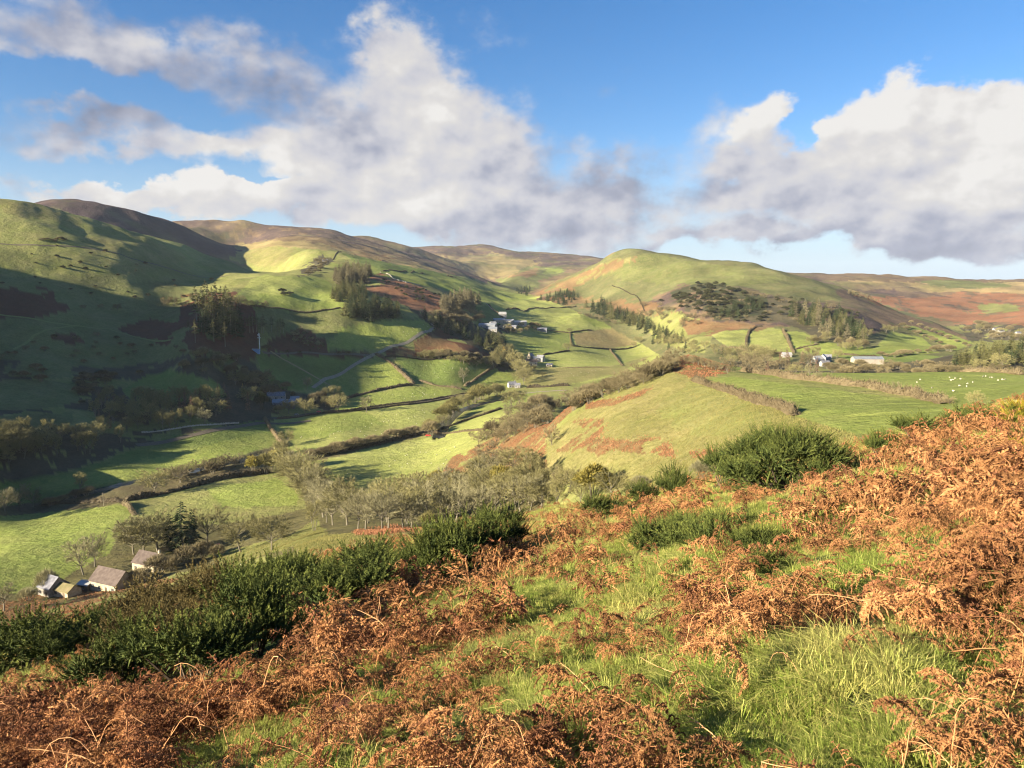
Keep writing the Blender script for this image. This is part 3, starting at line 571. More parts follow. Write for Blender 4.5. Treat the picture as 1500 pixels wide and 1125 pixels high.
CLOUDS = [
 (1195,190,20,40,-.6,.8),(970,190,30,30,-.5,.7),(300,150,110,30,.35,.48), (20,70,110,30,.6,.52), (50,125,90,26,-.8,.6),(200,140,110,24,-.75,.6),(420,35,60,35,-.7,.6),(310,165,60,14,-.5,.6),(365,270,45,9,-.8,.7),(150,240,110,12,-.6,.6),(240,30,40,25,-.3,.6),
 (60,25,130,50,.66,.58),(180,70,120,45,.62,.56),(300,110,120,45,.62,.52),(420,130,90,55,.62,.50),(560,70,50,46,.8,.82),(590,120,66,56,.9,.84),(600,180,86,56,.95,.77),
 (490,190,60,50,.6,.5),(520,250,125,44,.95,.77),(380,215,105,32,.9,.82),(300,200,70,25,.3,.7),(650,225,90,70,1.0,.80),(745,185,55,50,1.0,.70),(780,275,85,52,1.0,.60),(900,280,70,35,1.0,.55),
 (850,325,130,32,1.1,.54),(690,315,110,30,1.0,.72),(300,290,120,24,1.0,.92),(160,284,90,16,.9,.95),(450,318,110,26,1.0,.80),(560,310,90,26,1.,.8),
 (80,185,110,26,.8,.52),(200,200,90,24,.8,.54),(8,250,25,14,.8,.5),(1125,180,40,30,1.0,.95),(1040,180,28,25,.55,.72),(1000,235,50,40,.6,.62),(1110,255,60,42,.85,.80),
 (1060,315,110,36,1.0,.60),(1160,280,60,40,.8,.78),(1330,180,75,40,1.0,1.08),(1440,185,85,42,1.0,1.02),(1268,215,45,36,.8,.92),(1400,255,130,55,1.1,.88),(1510,220,70,60,.8,.92),
 (1220,305,100,40,1.0,.78),(1400,325,140,34,1.2,.55),(1250,362,200,16,1.0,.50),(1480,372,120,14,1.0,.52),(880,150,28,24,.42,.62),(1010,362,160,12,.9,.52),(700,25,60,50,.42,.74),(690,352,90,10,.8,.75),
]
# ------------------------------------------------------------------ building blocks
class MB:
    """gathers triangles, then becomes one mesh"""
    def __init__(s): s.v = []; s.f = []; s.n = 0; s.c = []
    def add(s, V, Fc, c=1.0):
        V = np.asarray(V, float).reshape(-1, 3); Fc = np.asarray(Fc, int).reshape(-1, 3)
        s.v.append(V); s.f.append(Fc + s.n); s.n += len(V)
        s.c.append(np.broadcast_to(np.asarray(c, float), (len(V),)).copy())
    def tube(s, P, Rr, k=5, c=1.0):
        P = np.asarray(P, float); n = len(P)
        T = np.gradient(P, axis=0); T /= np.linalg.norm(T, axis=1, keepdims=True) + 1e-9
        up = np.array([.31, .17, .93]); A = np.cross(T, up); A /= np.linalg.norm(A, axis=1, keepdims=True) + 1e-9
        B = np.cross(T, A); th = np.arange(k) * 2 * math.pi / k
        V = P[:, None] + np.asarray(Rr, float).reshape(-1, 1, 1) * (A[:, None] * np.cos(th)[None, :, None] + B[:, None] * np.sin(th)[None, :, None])
        i = np.arange(n - 1)[:, None] * k; j = np.arange(k)[None]; j2 = (j + 1) % k
        a = (i + j).ravel(); b = (i + j2).ravel(); d = (i + k + j).ravel(); e = (i + k + j2).ravel()
        s.add(V, np.concatenate([np.stack([a, b, e], -1), np.stack([a, e, d], -1)]), c)
    def slivers(s, P, D, W, c=1.0, rng=None):
        """thin triangles: from P along D, W wide at the foot"""
        P = np.asarray(P, float); D = np.asarray(D, float); n = len(P); rng = rng or RNG
        q = rng.normal(size=(n, 3)); S = np.cross(D, q); S /= np.linalg.norm(S, axis=1, keepdims=True) + 1e-9
        W = np.broadcast_to(np.asarray(W, float), (n,))[:, None]
        V = np.stack([P - S * W / 2, P + S * W / 2, P + D], 1)
        cc = np.broadcast_to(np.asarray(c, float), (n,))
        s.add(V.reshape(-1, 3), np.arange(3 * n), np.repeat(cc, 3))
    def box(s, lo, hi, c=1.0):
        x0, y0, z0 = lo; x1, y1, z1 = hi
        V = [(x0, y0, z0), (x1, y0, z0), (x1, y1, z0), (x0, y1, z0), (x0, y0, z1), (x1, y0, z1), (x1, y1, z1), (x0, y1, z1)]
        Q = [(0, 3, 2, 1), (4, 5, 6, 7), (0, 1, 5, 4), (1, 2, 6, 5), (2, 3, 7, 6), (3, 0, 4, 7)]
        s.add(V, [t for a, b, c_, d in Q for t in ((a, b, c_), (a, c_, d))], c)
    def mesh(s, name, mat=None, smooth_=False):
        V = np.concatenate(s.v); Fc = np.concatenate(s.f)
        me = mesh_from(name, V, Fc, smooth_)
        at = me.attributes.new('tone', 'FLOAT', 'POINT'); at.data.foreach_set('value', np.concatenate(s.c).astype(np.float32))
        if mat: me.materials.append(mat)
        return me
def obj(name, me, parent=None):
    o = bpy.data.objects.new(name, me); COL.objects.link(o)
    if parent is not None: o.parent = parent
    return o
def tag(o, label, cat, group=None, kind=None):
    o['label'] = label; o['category'] = cat
    if group: o['group'] = group
    if kind: o['kind'] = kind
    return o
def material(name, c0, c1=None, rough=.85, spec=.15, scale=3.0, transl=0.0, tone=True, vary=.25, objvary=.28):
    """two colours mixed by noise, the tone attribute and a little difference between objects"""
    m = bpy.data.materials.new(name); m.use_nodes = True; nt = m.node_tree; N = nt.nodes; L = nt.links
    b = N['Principled BSDF']; b.inputs['Roughness'].default_value = rough; b.inputs['Specular IOR Level'].default_value = spec
    c1 = c1 or c0
    t = N.new('ShaderNodeTexNoise'); t.inputs['Scale'].default_value = scale; t.inputs['Detail'].default_value = 4
    g = N.new('ShaderNodeNewGeometry'); L.new(g.outputs['Position'], t.inputs['Vector'])
    mx = N.new('ShaderNodeMix'); mx.data_type = 'RGBA'; mx.inputs[6].default_value = (*c0, 1); mx.inputs[7].default_value = (*c1, 1)
    fac = t.outputs[0]
    def M(op, a, b_, clamp=False):
        n = N.new('ShaderNodeMath'); n.operation = op; n.use_clamp = clamp
        for i, v in enumerate((a, b_)):
            if isinstance(v, (int, float)): n.inputs[i].default_value = v
            else: L.new(v, n.inputs[i])
        return n.outputs[0]
    fac = M('MULTIPLY', M('SUBTRACT', fac, .35), 3.0, True)
    if tone:
        a = N.new('ShaderNodeAttribute'); a.attribute_name = 'tone'
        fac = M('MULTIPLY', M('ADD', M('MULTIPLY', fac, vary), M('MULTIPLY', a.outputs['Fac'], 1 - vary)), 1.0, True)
    L.new(fac, mx.inputs[0])
    oi = N.new('ShaderNodeObjectInfo')
    hs = N.new('ShaderNodeHueSaturation'); L.new(mx.outputs[2], hs.inputs['Color'])
    L.new(M('ADD', M('MULTIPLY', oi.outputs['Random'], objvary * 2), 1 - objvary), hs.inputs['Value'])
    L.new(hs.outputs[0], b.inputs['Base Color'])
    if transl > 0:
        tr = N.new('ShaderNodeBsdfTranslucent'); L.new(hs.outputs[0], tr.inputs['Color'])
        ms = N.new('ShaderNodeMixShader'); ms.inputs[0].default_value = transl
        L.new(b.outputs[0], ms.inputs[1]); L.new(tr.outputs[0], ms.inputs[2]); L.new(ms.outputs[0], N['Material Output'].inputs['Surface'])
    return m
MT = {
 'bark':     material('bark', (.10, .085, .06), (.20, .18, .13), scale=4),
 'bark_pale':material('pale_bark', (.12, .105, .075), (.22, .195, .14), scale=4),
 'twig':     material('twigs', (.120, .110, .045), (.275, .245, .105), scale=.6, vary=.4),
 'twig_grey':material('grey_twigs', (.160, .145, .078), (.325, .295, .160), scale=.6, vary=.4),
 'twig_red': material('russet_twigs', (.12, .07, .042), (.22, .13, .08), scale=.6, vary=.4),
 'twig_olive':material('olive_twigs', (.12, .11, .04), (.24, .21, .075), scale=.6, vary=.4),
 'leaf_gold':material('gold_leaves', (.34, .22, .045), (.45, .30, .06), scale=.6, transl=.25),
 'leaf_olive':material('autumn_leaves', (.16, .145, .035), (.27, .215, .05), scale=.6, transl=.2),
 'spruce':   material('dark_needles', (.026, .040, .017), (.065, .080, .032), scale=.5, vary=.4),
 'larch':    material('grey_needles', (.12, .105, .055), (.22, .19, .11), scale=.5, vary=.4),
 'pine':     material('olive_needles', (.075, .080, .030), (.155, .145, .055), scale=.5, vary=.4),
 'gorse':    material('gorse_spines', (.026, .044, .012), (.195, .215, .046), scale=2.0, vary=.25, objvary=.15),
 'gorse_far': material('distant_gorse', (.030, .034, .016), (.075, .072, .030), scale=.5, vary=.4),
 'gorse_brown': material('brown_gorse_spines', (.065, .055, .022), (.25, .185, .062), scale=2.0, vary=.3, objvary=.12),
 'gorse_yellow': material('flowering_gorse', (.06, .085, .02), (.46, .33, .02), scale=2.5, vary=.3),
 'wood':     material('dead_wood', (.07, .05, .035), (.13, .10, .07)),
 'hedge':    material('hedge_twigs', (.085, .065, .036), (.17, .135, .075), scale=.35, vary=.5),
 'hedge_dark': material('dark_hedge_twigs', (.050, .040, .025), (.105, .083, .048), scale=.35, vary=.5),
 'hawthorn': material('hawthorn_twigs', (.112, .092, .048), (.25, .205, .108), scale=.5, vary=.4),
 'stone':    material('stone_wall', (.20, .18, .15), (.36, .33, .28), scale=1.2, tone=False),
 'render':   material('white_render', (.26, .25, .225), (.34, .325, .295), scale=.6, tone=False, objvary=.05),
 'sandstone':material('sandstone', (.30, .25, .17), (.44, .38, .27), scale=1.0, tone=False, objvary=.05),
 'slate':    material('slate', (.13, .13, .145), (.21, .21, .23), scale=.8, tone=False, objvary=.1),
 'tile':     material('brown_tile', (.085, .064, .054), (.125, .098, .083), scale=.8, tone=False, objvary=.05),
 'moss':     material('mossy_roof', (.13, .12, .05), (.21, .17, .09), scale=.5, tone=False, objvary=.05),
 'tin':      material('pale_sheet', (.27, .265, .25), (.35, .345, .33), scale=.4, rough=.45, spec=.4, tone=False, objvary=.05),
 'tin_blue': material('blue_grey_sheet', (.17, .185, .20), (.24, .255, .27), scale=.4, rough=.5, spec=.4, tone=False, objvary=.05),
 'dark':     material('dark_opening', (.02, .02, .022), (.03, .03, .03), rough=.3, spec=.5, tone=False),
 'steel':    material('galvanised_steel', (.40, .40, .39), (.50, .50, .48), rough=.5, spec=.4, tone=False),
 'post':     material('weathered_post', (.40, .30, .15), (.52, .40, .22), scale=6, tone=False),
 'wool':     material('wool', (.35, .32, .24), (.44, .40, .31), scale=5, tone=False, objvary=.08),
 'red':      material('red_paint', (.50, .05, .04), (.56, .07, .05), rough=.4, spec=.5, tone=False),
 'redrust':  material('faded_red_paint', (.50, .12, .08), (.58, .16, .11), rough=.6, tone=False),
 'glass':    material('window_glass', (.03, .035, .04), (.05, .055, .06), rough=.1, spec=.6, tone=False),
 'tyre':     material('tyre', (.02, .02, .02), (.03, .03, .03), tone=False),
 'bluepaint':material('blue_sheet', (.12, .20, .34), (.17, .27, .42), rough=.5, tone=False),
 'plaster_pink': material('pale_sheeting', (.30, .26, .21), (.36, .31, .25), scale=.3, tone=False, objvary=.05),
}
# ------------------------------------------------------------------ trees, about one unit tall, foot at the origin
def unit(v): return v / (np.linalg.norm(v, axis=-1, keepdims=True) + 1e-9)
def bare_tree(seed, spread=.42, bole=.20, lobes=11, fans=230, tw=.0042, low=.28, fan_n=9, trunk_r=.020, stems=1, squash=1.0):
    rng = np.random.default_rng(seed); tr = MB(); cr = MB()
    starts = []
    for k in range(stems):
        off = np.zeros(3) if stems == 1 else np.array([*rng.normal(0, .035, 2), 0])
        lean = rng.normal(0, .04 if stems == 1 else .10, 2)
        tt = np.linspace(0, 1, 6)
        top = .62
        P = np.stack([off[0] + lean[0] * tt + .012 * np.sin(tt * 5 + seed), off[1] + lean[1] * tt, tt * top - .03], -1)
        tr.tube(P, trunk_r * (1.25 - 1.0 * tt) * (1 if stems == 1 else .7), 6, .5)
        starts.append(P)
    C = []
    for i in range(lobes):
        th = i * 2.39996 + rng.normal(0, .25); zz = low + .18 + (.97 - low - .25) * ((i + .5) / lobes) ** .9
        rr = spread * math.sqrt(max(.04, 1 - ((zz - .55) / .52) ** 2)) * rng.uniform(.45, .8)
        C.append((rr * math.cos(th), rr * math.sin(th), zz * squash))
    C = np.array(C)
    for c in C:
        P = starts[rng.integers(len(starts))]
        z0 = np.clip(bole + (c[2] - bole) * rng.uniform(.15, .45), bole * .8, .58)
        base = np.array([np.interp(z0, P[:, 2], P[:, 0]), np.interp(z0, P[:, 2], P[:, 1]), z0])
        mid = (base + c) / 2 + np.array([0, 0, -.03]) + rng.normal(0, .015, 3)
        tt = np.linspace(0, 1, 6)[:, None]
        Q = base * (1 - tt) ** 2 + 2 * mid * tt * (1 - tt) + c * tt ** 2
        tr.tube(Q, np.linspace(.0095, .003, 6), 4, .6)
        rad = np.array([.17, .17, .13]) * rng.uniform(.8, 1.2) * (spread / .42)
        n = int(fans / lobes)
        q = unit(rng.normal(size=(n, 3))) * (rng.uniform(.25, 1, (n, 1)) ** .6)
        E = c + q * rad
        for e in E:
            d = e - c
            s = Q[rng.integers(3, 6)]
            mm = (s + e) / 2 + rng.normal(0, .012, 3)
            cr.tube([s, mm, e], [.0030, .0022, .0012], 3, .45)
        D = unit(E - np.array([0, 0, .35]) + rng.normal(0, .08, E.shape))
        for k in range(fan_n):
            d = unit(D + rng.normal(0, .55, D.shape)) * rng.uniform(.05, .11, (n, 1)) * (spread / .42)
            cr.slivers(E - d * .25, d * 1.25, tw, rng.uniform(.3, 1, n), rng)
    return tr, cr
def conifer(seed, width=.16, bare=.10, whorls=26, per=7, droop=.35, dens=5, dead=False, ragged=.25):
    rng = np.random.default_rng(seed); tr = MB(); cr = MB()
    tt = np.linspace(0, 1, 7)
    bend = rng.normal(0, .012, 2)
    P = np.stack([bend[0] * np.sin(tt * 3), bend[1] * np.sin(tt * 3), tt * .99 - .02], -1)
    tr.tube(P, .014 * (1.05 - tt) + .001, 5, .5)
    for i in range(whorls):
        z = bare + (.985 - bare) * ((i + rng.uniform(0, .7)) / whorls)
        k = (1 - (z - bare) / (1 - bare))
        L = width * (k ** .75 * .95 + .07) * rng.uniform(1 - ragged, 1 + ragged)
        m = per if k > .2 else 4
        for j in range(m):
            if rng.random() < .12: continue
            th = rng.uniform(0, 6.283); l = L * rng.uniform(.65, 1.12)
            d = np.array([math.cos(th), math.sin(th), 0.0])
            ss = np.linspace(0, 1, 4)
            Bp = np.array([0, 0, z]) + d * (ss * l)[:, None] + np.array([0, 0, 1]) * ((.22 * ss - droop * ss ** 2 * 1.3) * l)[:, None]
            n = dens
            u = rng.uniform(.15, 1, n * 2); B0 = np.stack([np.interp(u, ss, Bp[:, a]) for a in range(3)], -1)
            side = np.cross(d, [0, 0, 1]) * rng.choice([-1, 1], (n * 2, 1))
            D = unit(d * .8 + side * rng.uniform(.3, 1, (n * 2, 1)) + np.array([0, 0, -.35]) + rng.normal(0, .2, (n * 2, 3))) * (l * rng.uniform(.22, .42, (n * 2, 1)) + .012)
            cr.slivers(B0, D, .017 + l * .06, rng.uniform(0, 1, n * 2) * .6 + .4 * u, rng)
    cr.slivers(np.array([[0, 0, .93]] * 6), rng.normal(0, .012, (6, 3)) + np.array([0, 0, .075]), .012, .8, rng)
    return tr, cr
def bush(seed, h=.62, w=.5, n=900, ln=.10, tw=.012, lobes=9, up=.6):
    """a low dense shrub about one unit wide"""
    rng = np.random.default_rng(seed); tr = MB(); cr = MB()
    C = []
    for i in range(lobes):
        th = i * 2.4 + rng.normal(0, .3); rr = w * .55 * math.sqrt((i + .3) / lobes)
        C.append((rr * math.cos(th), rr * math.sin(th), h * (.62 - .35 * (rr / w) ** 1.0) * rng.uniform(.85, 1.15)))
    C = np.array(C)
    for c in C:
        tt = np.linspace(0, 1, 4)[:, None]; Q = np.array([c[0] * .25, c[1] * .25, -.04]) * (1 - tt) + c * tt
        tr.tube(Q, np.linspace(.014, .005, 4), 4, .5)
        m = n // lobes
        q = unit(rng.normal(size=(m, 3))); q[:, 2] = np.abs(q[:, 2]) * 1.0 - .25
        E = c + q * np.array([.23, .23, .21]) * rng.uniform(.72, 1.02, (m, 1))
        E[:, 2] = np.maximum(E[:, 2], .0)
        D = unit(unit(q) + np.array([0, 0, up]) + rng.normal(0, .45, q.shape)) * (ln * rng.uniform(.6, 1.3, (m, 1)))
        cr.slivers(E, D, tw, rng.uniform(0, 1, m) * .7 + .3 * np.clip(q[:, 2], 0, 1), rng)
        cr.slivers(E - unit(q) * .03, unit(D + rng.normal(0, .4, D.shape) * ln) * ln, tw * 1.4, rng.uniform(0, .6, m), rng)
    return tr, cr
PROTO = {}
def proto(kind, n, fn, barkm, leafm, parts=('trunk', 'crown')):
    L = []
    for i in range(n):
        t, c = fn(i)
        zt = max(float(v[:, 2].max()) for v in c.v)
        for b_ in (t, c):
            for v in b_.v: v[:, 2] /= zt
        L.append((t.mesh(kind + '_' + parts[0], MT[barkm]), c.mesh(kind + '_' + parts[1], MT[leafm]), parts))
    PROTO[kind] = L
proto('oak', 4, lambda i: bare_tree(10 + i, .50, .16, 13, 260, .0088, .22, 9), 'bark', 'twig')
proto('ash', 4, lambda i: bare_tree(30 + i, .40, .17, 12, 240, .0080, .22, 9, .018), 'bark_pale', 'twig_grey')
proto('alder', 4, lambda i: bare_tree(50 + i, .32, .14, 10, 210, .0092, .22, 9, .014, 3), 'bark', 'twig')
proto('larch_bare', 3, lambda i: conifer(70 + i, .15, .14, 24, 5, .25, 4), 'bark', 'twig_red')
proto('golden', 2, lambda i: conifer(80 + i, .14, .12, 22, 6, .2, 5), 'bark', 'leaf_gold')
proto('hawthorn', 4, lambda i: bare_tree(90 + i, .52, .10, 10, 200, .0125, .10, 9, .022, 2, .9), 'bark', 'hawthorn')
proto('willow', 3, lambda i: bush(110 + i, .95, .52, 1300, .16, .012, 10, .9), 'bark', 'twig_olive')
proto('roundbush', 3, lambda i: bush(120 + i, .72, .52, 1300, .13, .013, 10, .7), 'bark', 'hawthorn')
proto('palebush', 2, lambda i: bush(128 + i, .70, .52, 1300, .15, .009, 10, .9), 'bark_pale', 'twig_grey')
proto('autumn', 3, lambda i: bush(130 + i, .95, .55, 1500, .09, .03, 12, .3), 'bark', 'leaf_olive')
proto('spruce', 4, lambda i: conifer(140 + i, .25, .05, 26, 8), 'bark', 'spruce')
proto('greyspruce', 4, lambda i: conifer(150 + i, .25, .04, 26, 8), 'bark', 'larch')
proto('pine', 4, lambda i: conifer(160 + i, .27, .05, 24, 8, .25, 5, False, .35), 'bark', 'pine')
proto('tallpine', 4, lambda i: conifer(170 + i, .14, .42, 16, 6, .3, 5, False, .45), 'bark_pale', 'pine')
proto('yew', 2, lambda i: bush(180 + i, .95, .5, 1800, .09, .035, 12, .3), 'bark', 'spruce')
proto('farbush', 3, lambda i: bush(190 + i, .6, .5, 700, .09, .035, 8, .4), 'wood', 'gorse_far')
NAMES = dict(oak='oak_tree', ash='ash_tree', alder='bare_tree', larch_bare='larch_tree', golden='golden_tree', hawthorn='hawthorn_tree', willow='willow_tree', roundbush='thorn_bush', palebush='willow_bush',
             autumn='autumn_tree', spruce='spruce_tree', greyspruce='larch_tree', pine='pine_tree', tallpine='pine_tree', yew='yew_tree', farbush='gorse_bush')
WIDE = dict(willow=1.05, roundbush=1.0, palebush=1., autumn=1.05, yew=1.0, farbush=1.0)
COUNT = {}
def plant(kind, x, y, h, label, cat='tree', group=None, wide=1.0, rng=random):
    i = COUNT.get(kind, 0); COUNT[kind] = i + 1
    t, c, parts = PROTO[kind][i % len(PROTO[kind])]
    nm = NAMES[kind]
    e = bpy.data.objects.new(nm, None); COL.objects.link(e); e.empty_display_size = .5
    e.location = (x, y, ground(x, y) - .03 * h); e.rotation_euler = (0, 0, rng.uniform(0, 6.28))
    w = h * wide * rng.uniform(.9, 1.1); e.scale = (w, w, h)
    obj(parts[0], t, e); obj(parts[1], c, e)
    tag(e, label, cat, group)
    return e
# ------------------------------------------------------------------ planting the valley
TR = random.Random(11)
def tree(kind, px, py, hpx, label, group=None, cat='tree', wide=1.0, rmin=110):
    p, r = cast(px, py, rmin)
    _, _, d = project(p[None])
    e = plant(kind, p[0], p[1], hpx * float(d[0]) / F, label, cat, group, wide * WIDE.get(kind, 1.0), TR)
    return e
def wood(kinds, poly, n, hpx, label, group, gap=4.0, rmin=200, rmax=9000, cat='tree', wide=1.0, tries=40):
    xs = [p[0] for p in poly]; ys = [p[1] for p in poly]; got = []
    P = np.array(poly, float); k = 0
    while len(got) < n and k < n * tries:
        k += 1
        x = TR.uniform(min(xs), max(xs)); y = TR.uniform(min(ys), max(ys))
        if not in_poly(np.array([x]), np.array([y]), poly)[0]: continue
        if any((x - a) ** 2 + ((y - b) * 1.8) ** 2 < gap * gap for a, b in got): continue
        got.append((x, y))
        kd = TR.choices([q[0] for q in kinds], [q[1] for q in kinds])[0] if isinstance(kinds, list) else kinds
        lb = label[kd] if isinstance(label, dict) else label
        gp = group if not isinstance(label, dict) else group + ', ' + NAMES[kd].replace('_', ' ')
        tree(kd, x, y, TR.uniform(*hpx), lb, gp, cat, wide, rmin)
def row(kind, pts, n, hpx, label, group, jit=1.5, **kw):
    P = np.array(pts, float); seg = np.hypot(*np.diff(P, axis=0).T); s = np.concatenate([[0], np.cumsum(seg)])
    for i in range(n):
        u = s[-1] * (i + .5 + TR.uniform(-.25, .25)) / n
        kd = TR.choice(kind) if isinstance(kind, list) else kind
        lb = label[kd] if isinstance(label, dict) else label
        gp = group if not isinstance(label, dict) else group + ', ' + NAMES[kd].replace('_', ' ')
        tree(kd, np.interp(u, s, P[:, 0]) + TR.uniform(-jit, jit), np.interp(u, s, P[:, 1]) + TR.uniform(-jit, jit) * .5, TR.uniform(*hpx), lb, gp, **kw)

# by the houses below us
tree('ash', 122, 842, 60, 'pale bare tree on the bright green field left of the stone house', wide=1.05)
tree('ash', 139, 830, 54, 'slimmer bare tree standing close behind the pale one by the house')
tree('ash', 197, 812, 62, 'tall bare tree with upright limbs left of the dark spruces', wide=1.2)
tree('oak', 212, 812, 64, 'bare grey tree rising behind the farthest stone house', wide=1.25)
tree('oak', 230, 808, 66, 'wide bare tree touching the left side of the dark spruces', wide=1.3)
tree('spruce', 250, 808, 62, 'dark spruce leftmost of the three beside the bare trees')
tree('spruce', 269, 808, 80, 'tallest dark spruce in the middle of its clump below the gorse')
tree('spruce', 283, 803, 62, 'dark spruce rightmost of the three beside the bare trees')
tree('oak', 303, 794, 58, 'dark bare tree just right of the three spruces', wide=1.2)
tree('oak', 354, 808, 60, 'rounded bare tree left of a twin in the rough pasture', wide=1.1)
tree('oak', 399, 806, 58, 'domed bare tree with a forked pale trunk in rough pasture', wide=1.25)
tree('alder', 462, 777, 50, 'russet bare tree at the near end of the wooded row', wide=1.0)
tree('palebush', 70, 868, 42, 'pinkish grey bare bush in front of the slate roofed house', wide=.9)
tree('palebush', 42, 880, 24, 'low pinkish bush left of the slate roofed house', wide=1.4)
tree('ash', 6, 895, 50, 'thin bare tree at the left edge below the field')
for x, y, h in [(205, 850, 26), (232, 835, 30), (252, 832, 26), (275, 822, 30), (298, 812, 28), (318, 812, 22), (240, 808, 14)]:
    tree('roundbush', x, y + 4, h, 'grey olive thorn bush in the scrub behind the stone houses', 'thorn bushes behind the houses', 'bush', 1.5)
# left field edges and river
for x, y, h in [(8, 752, 42), (28, 748, 44), (48, 742, 30), (-14, 755, 45)]:
    tree('ash', x, y, h, 'bare tree clustered at the left end of the river scrub', 'bare trees at the left end of the river', wide=1.1)
tree('alder', 118, 722, 34, 'lone bare tree on the river bank left of the water')
tree('oak', 226, 724, 42, 'wide spreading bare tree overhanging the river hedge', wide=1.25)
tree('hawthorn', 262, 708, 28, 'bushy bare tree right of the spreading one by the river', wide=1.5)
tree('roundbush', 312, 694, 20, 'round olive bush on the river bank', None, 'bush', 1.4)
row('roundbush', [(70, 742), (140, 722)], 4, (12, 18), 'low brown bush along the river bank', 'low bushes along the river', cat='bush', wide=1.6)
row('hawthorn', [(245, 703), (300, 690), (350, 682)], 8, (16, 24), 'brown bush crowding the far bank of the river', 'bushes on the far river bank', wide=1.6)
# the avenue running down to the near wood
for i, (x, y, h, k) in enumerate([(372, 694, 30, 'autumn'), (388, 694, 36, 'willow'), (404, 692, 38, 'autumn'), (418, 690, 40, 'willow')]):
    tree(k, x, y, h, ['yellow olive round tree first in the row from the river', 'pale olive bushy tree second in the row from the river', 'bronze olive round tree third in the row from the river', 'pale olive bushy tree where the two hedges meet'][i], wide=.85)
row(['oak', 'ash'], [(428, 700), (438, 714), (452, 730), (466, 748), (478, 768)], 12, (44, 58), {'oak': 'domed bare tree in the row between two green fields', 'ash': 'upright pale bare tree in the row between two green fields'}, 'bare trees in the row between fields', jit=5, wide=1.25)
row('oak', [(405, 672), (416, 662), (422, 650)], 3, (22, 28), 'grey bare tree beside the hedge at the head of the row', 'bare trees at the head of the row', wide=1.0)
# the near wood in the hollow
wood([('alder', 4), ('ash', 3), ('oak', 3)], [(480, 778), (500, 752), (560, 752), (640, 742), (700, 722), (740, 720), (800, 712), (810, 742), (700, 768), (600, 778), (520, 780)], 50, (48, 68),
     {'alder': 'many stemmed bare tree in the wood of the hollow', 'ash': 'pale upright bare tree in the wood of the hollow', 'oak': 'broad bare tree in the wood of the hollow'}, 'trees of the wood in the hollow', 9, 110, wide=1.12)
tree('willow', 627, 778, 36, 'small rounded lime green tree at the front of the wood', wide=.8)
tree('autumn', 668, 716, 30, 'yellow leaved tree in front of the bracken slope', wide=.9)
tree('autumn', 735, 722, 46, 'largest yellow olive tree between bare ones below the bracken', wide=.95)
tree('autumn', 640, 712, 26, 'low olive yellow tree at the field corner', wide=1.3)
wood([('oak', 3), ('hawthorn', 3), ('willow', 1)], [(690, 712), (720, 680), (790, 690), (830, 715), (800, 730), (720, 730)], 14, (30, 44),
     {'oak': 'bare brown tree on the lower edge of the bracken', 'hawthorn': 'wide hawthorn on the lower edge of the bracken', 'willow': 'olive rounded tree on the lower edge of the bracken'}, 'trees below the bracken slope', 10, 110, wide=1.25)
for x, y, h, k, l in [(832, 722, 48, 'oak', 'olive bare tree left of the yellow one at the spur foot'), (868, 728, 56, 'autumn', 'yellow green crowned tree right of the bare trees at the spur foot'), (895, 732, 50, 'oak', 'grey olive tree at the foot of the tan spur'),
                      (930, 735, 40, 'alder', 'thin bare tree by a dark hollow at the spur foot'), (850, 738, 40, 'oak', 'dense bare tree in front of the yellow crowned one'), (815, 742, 42, 'alder', 'brown bare tree near the bracken edge above the gorse')]:
    tree(k, x, y, h, l, wide=1.0, rmin=90)
tree('palebush', 1027, 702, 34, 'silvery grey bush left of the big dark gorse', None, 'bush', 1.3, rmin=40)
tree('palebush', 938, 716, 24, 'smaller silvery bush below the tan spur', None, 'bush', 1.5, rmin=60)
# hawthorns scattered over the bracken face, and the belt along its crest
for x, y, h in [(700, 668, 14), (722, 655, 13), (738, 650, 14), (752, 640, 14), (768, 634, 16), (690, 640, 10), (728, 672, 16), (712, 640, 12), (765, 665, 14), (690, 690, 18)]:
    tree('hawthorn', x, y, h, 'small grey hawthorn dotted on the bracken slope', 'hawthorns on the bracken slope', wide=1.2)
tree('hawthorn', 808, 652, 34, 'grey hawthorn casting a long shadow beside the bracken', wide=.9)
tree('roundbush', 780, 686, 28, 'dark green thorn at the bottom of the bracken slope', None, 'tree', 1.0)
wood([('hawthorn', 5), ('roundbush', 2)], [(700, 648), (740, 618), (790, 596), (850, 584), (860, 596), (800, 622), (760, 640), (715, 656)], 34, (16, 26),
     {'hawthorn': 'grey brown hawthorn in the belt climbing the spur', 'roundbush': 'low round thorn in the belt climbing the spur'}, 'belt climbing the spur', 7, 200, wide=1.25)
wood([('hawthorn', 5), ('roundbush', 2)], [(850, 586), (900, 566), (950, 546), (985, 530), (990, 540), (945, 562), (890, 582), (855, 594)], 34, (18, 27),
     {'hawthorn': 'tangled hawthorn along the crest above the tan slope', 'roundbush': 'low thorn bush along the crest above the tan slope'}, 'crest above the tan slope', 6, 200, wide=1.3)
for x, y, h in [(645, 712, 12), (655, 700, 12), (680, 705, 16), (700, 700, 16)]:
    tree('roundbush', x, y, h, 'low thorn at the toe of the bracken slope', 'thorns at the toe of the bracken', 'bush', 1.5)
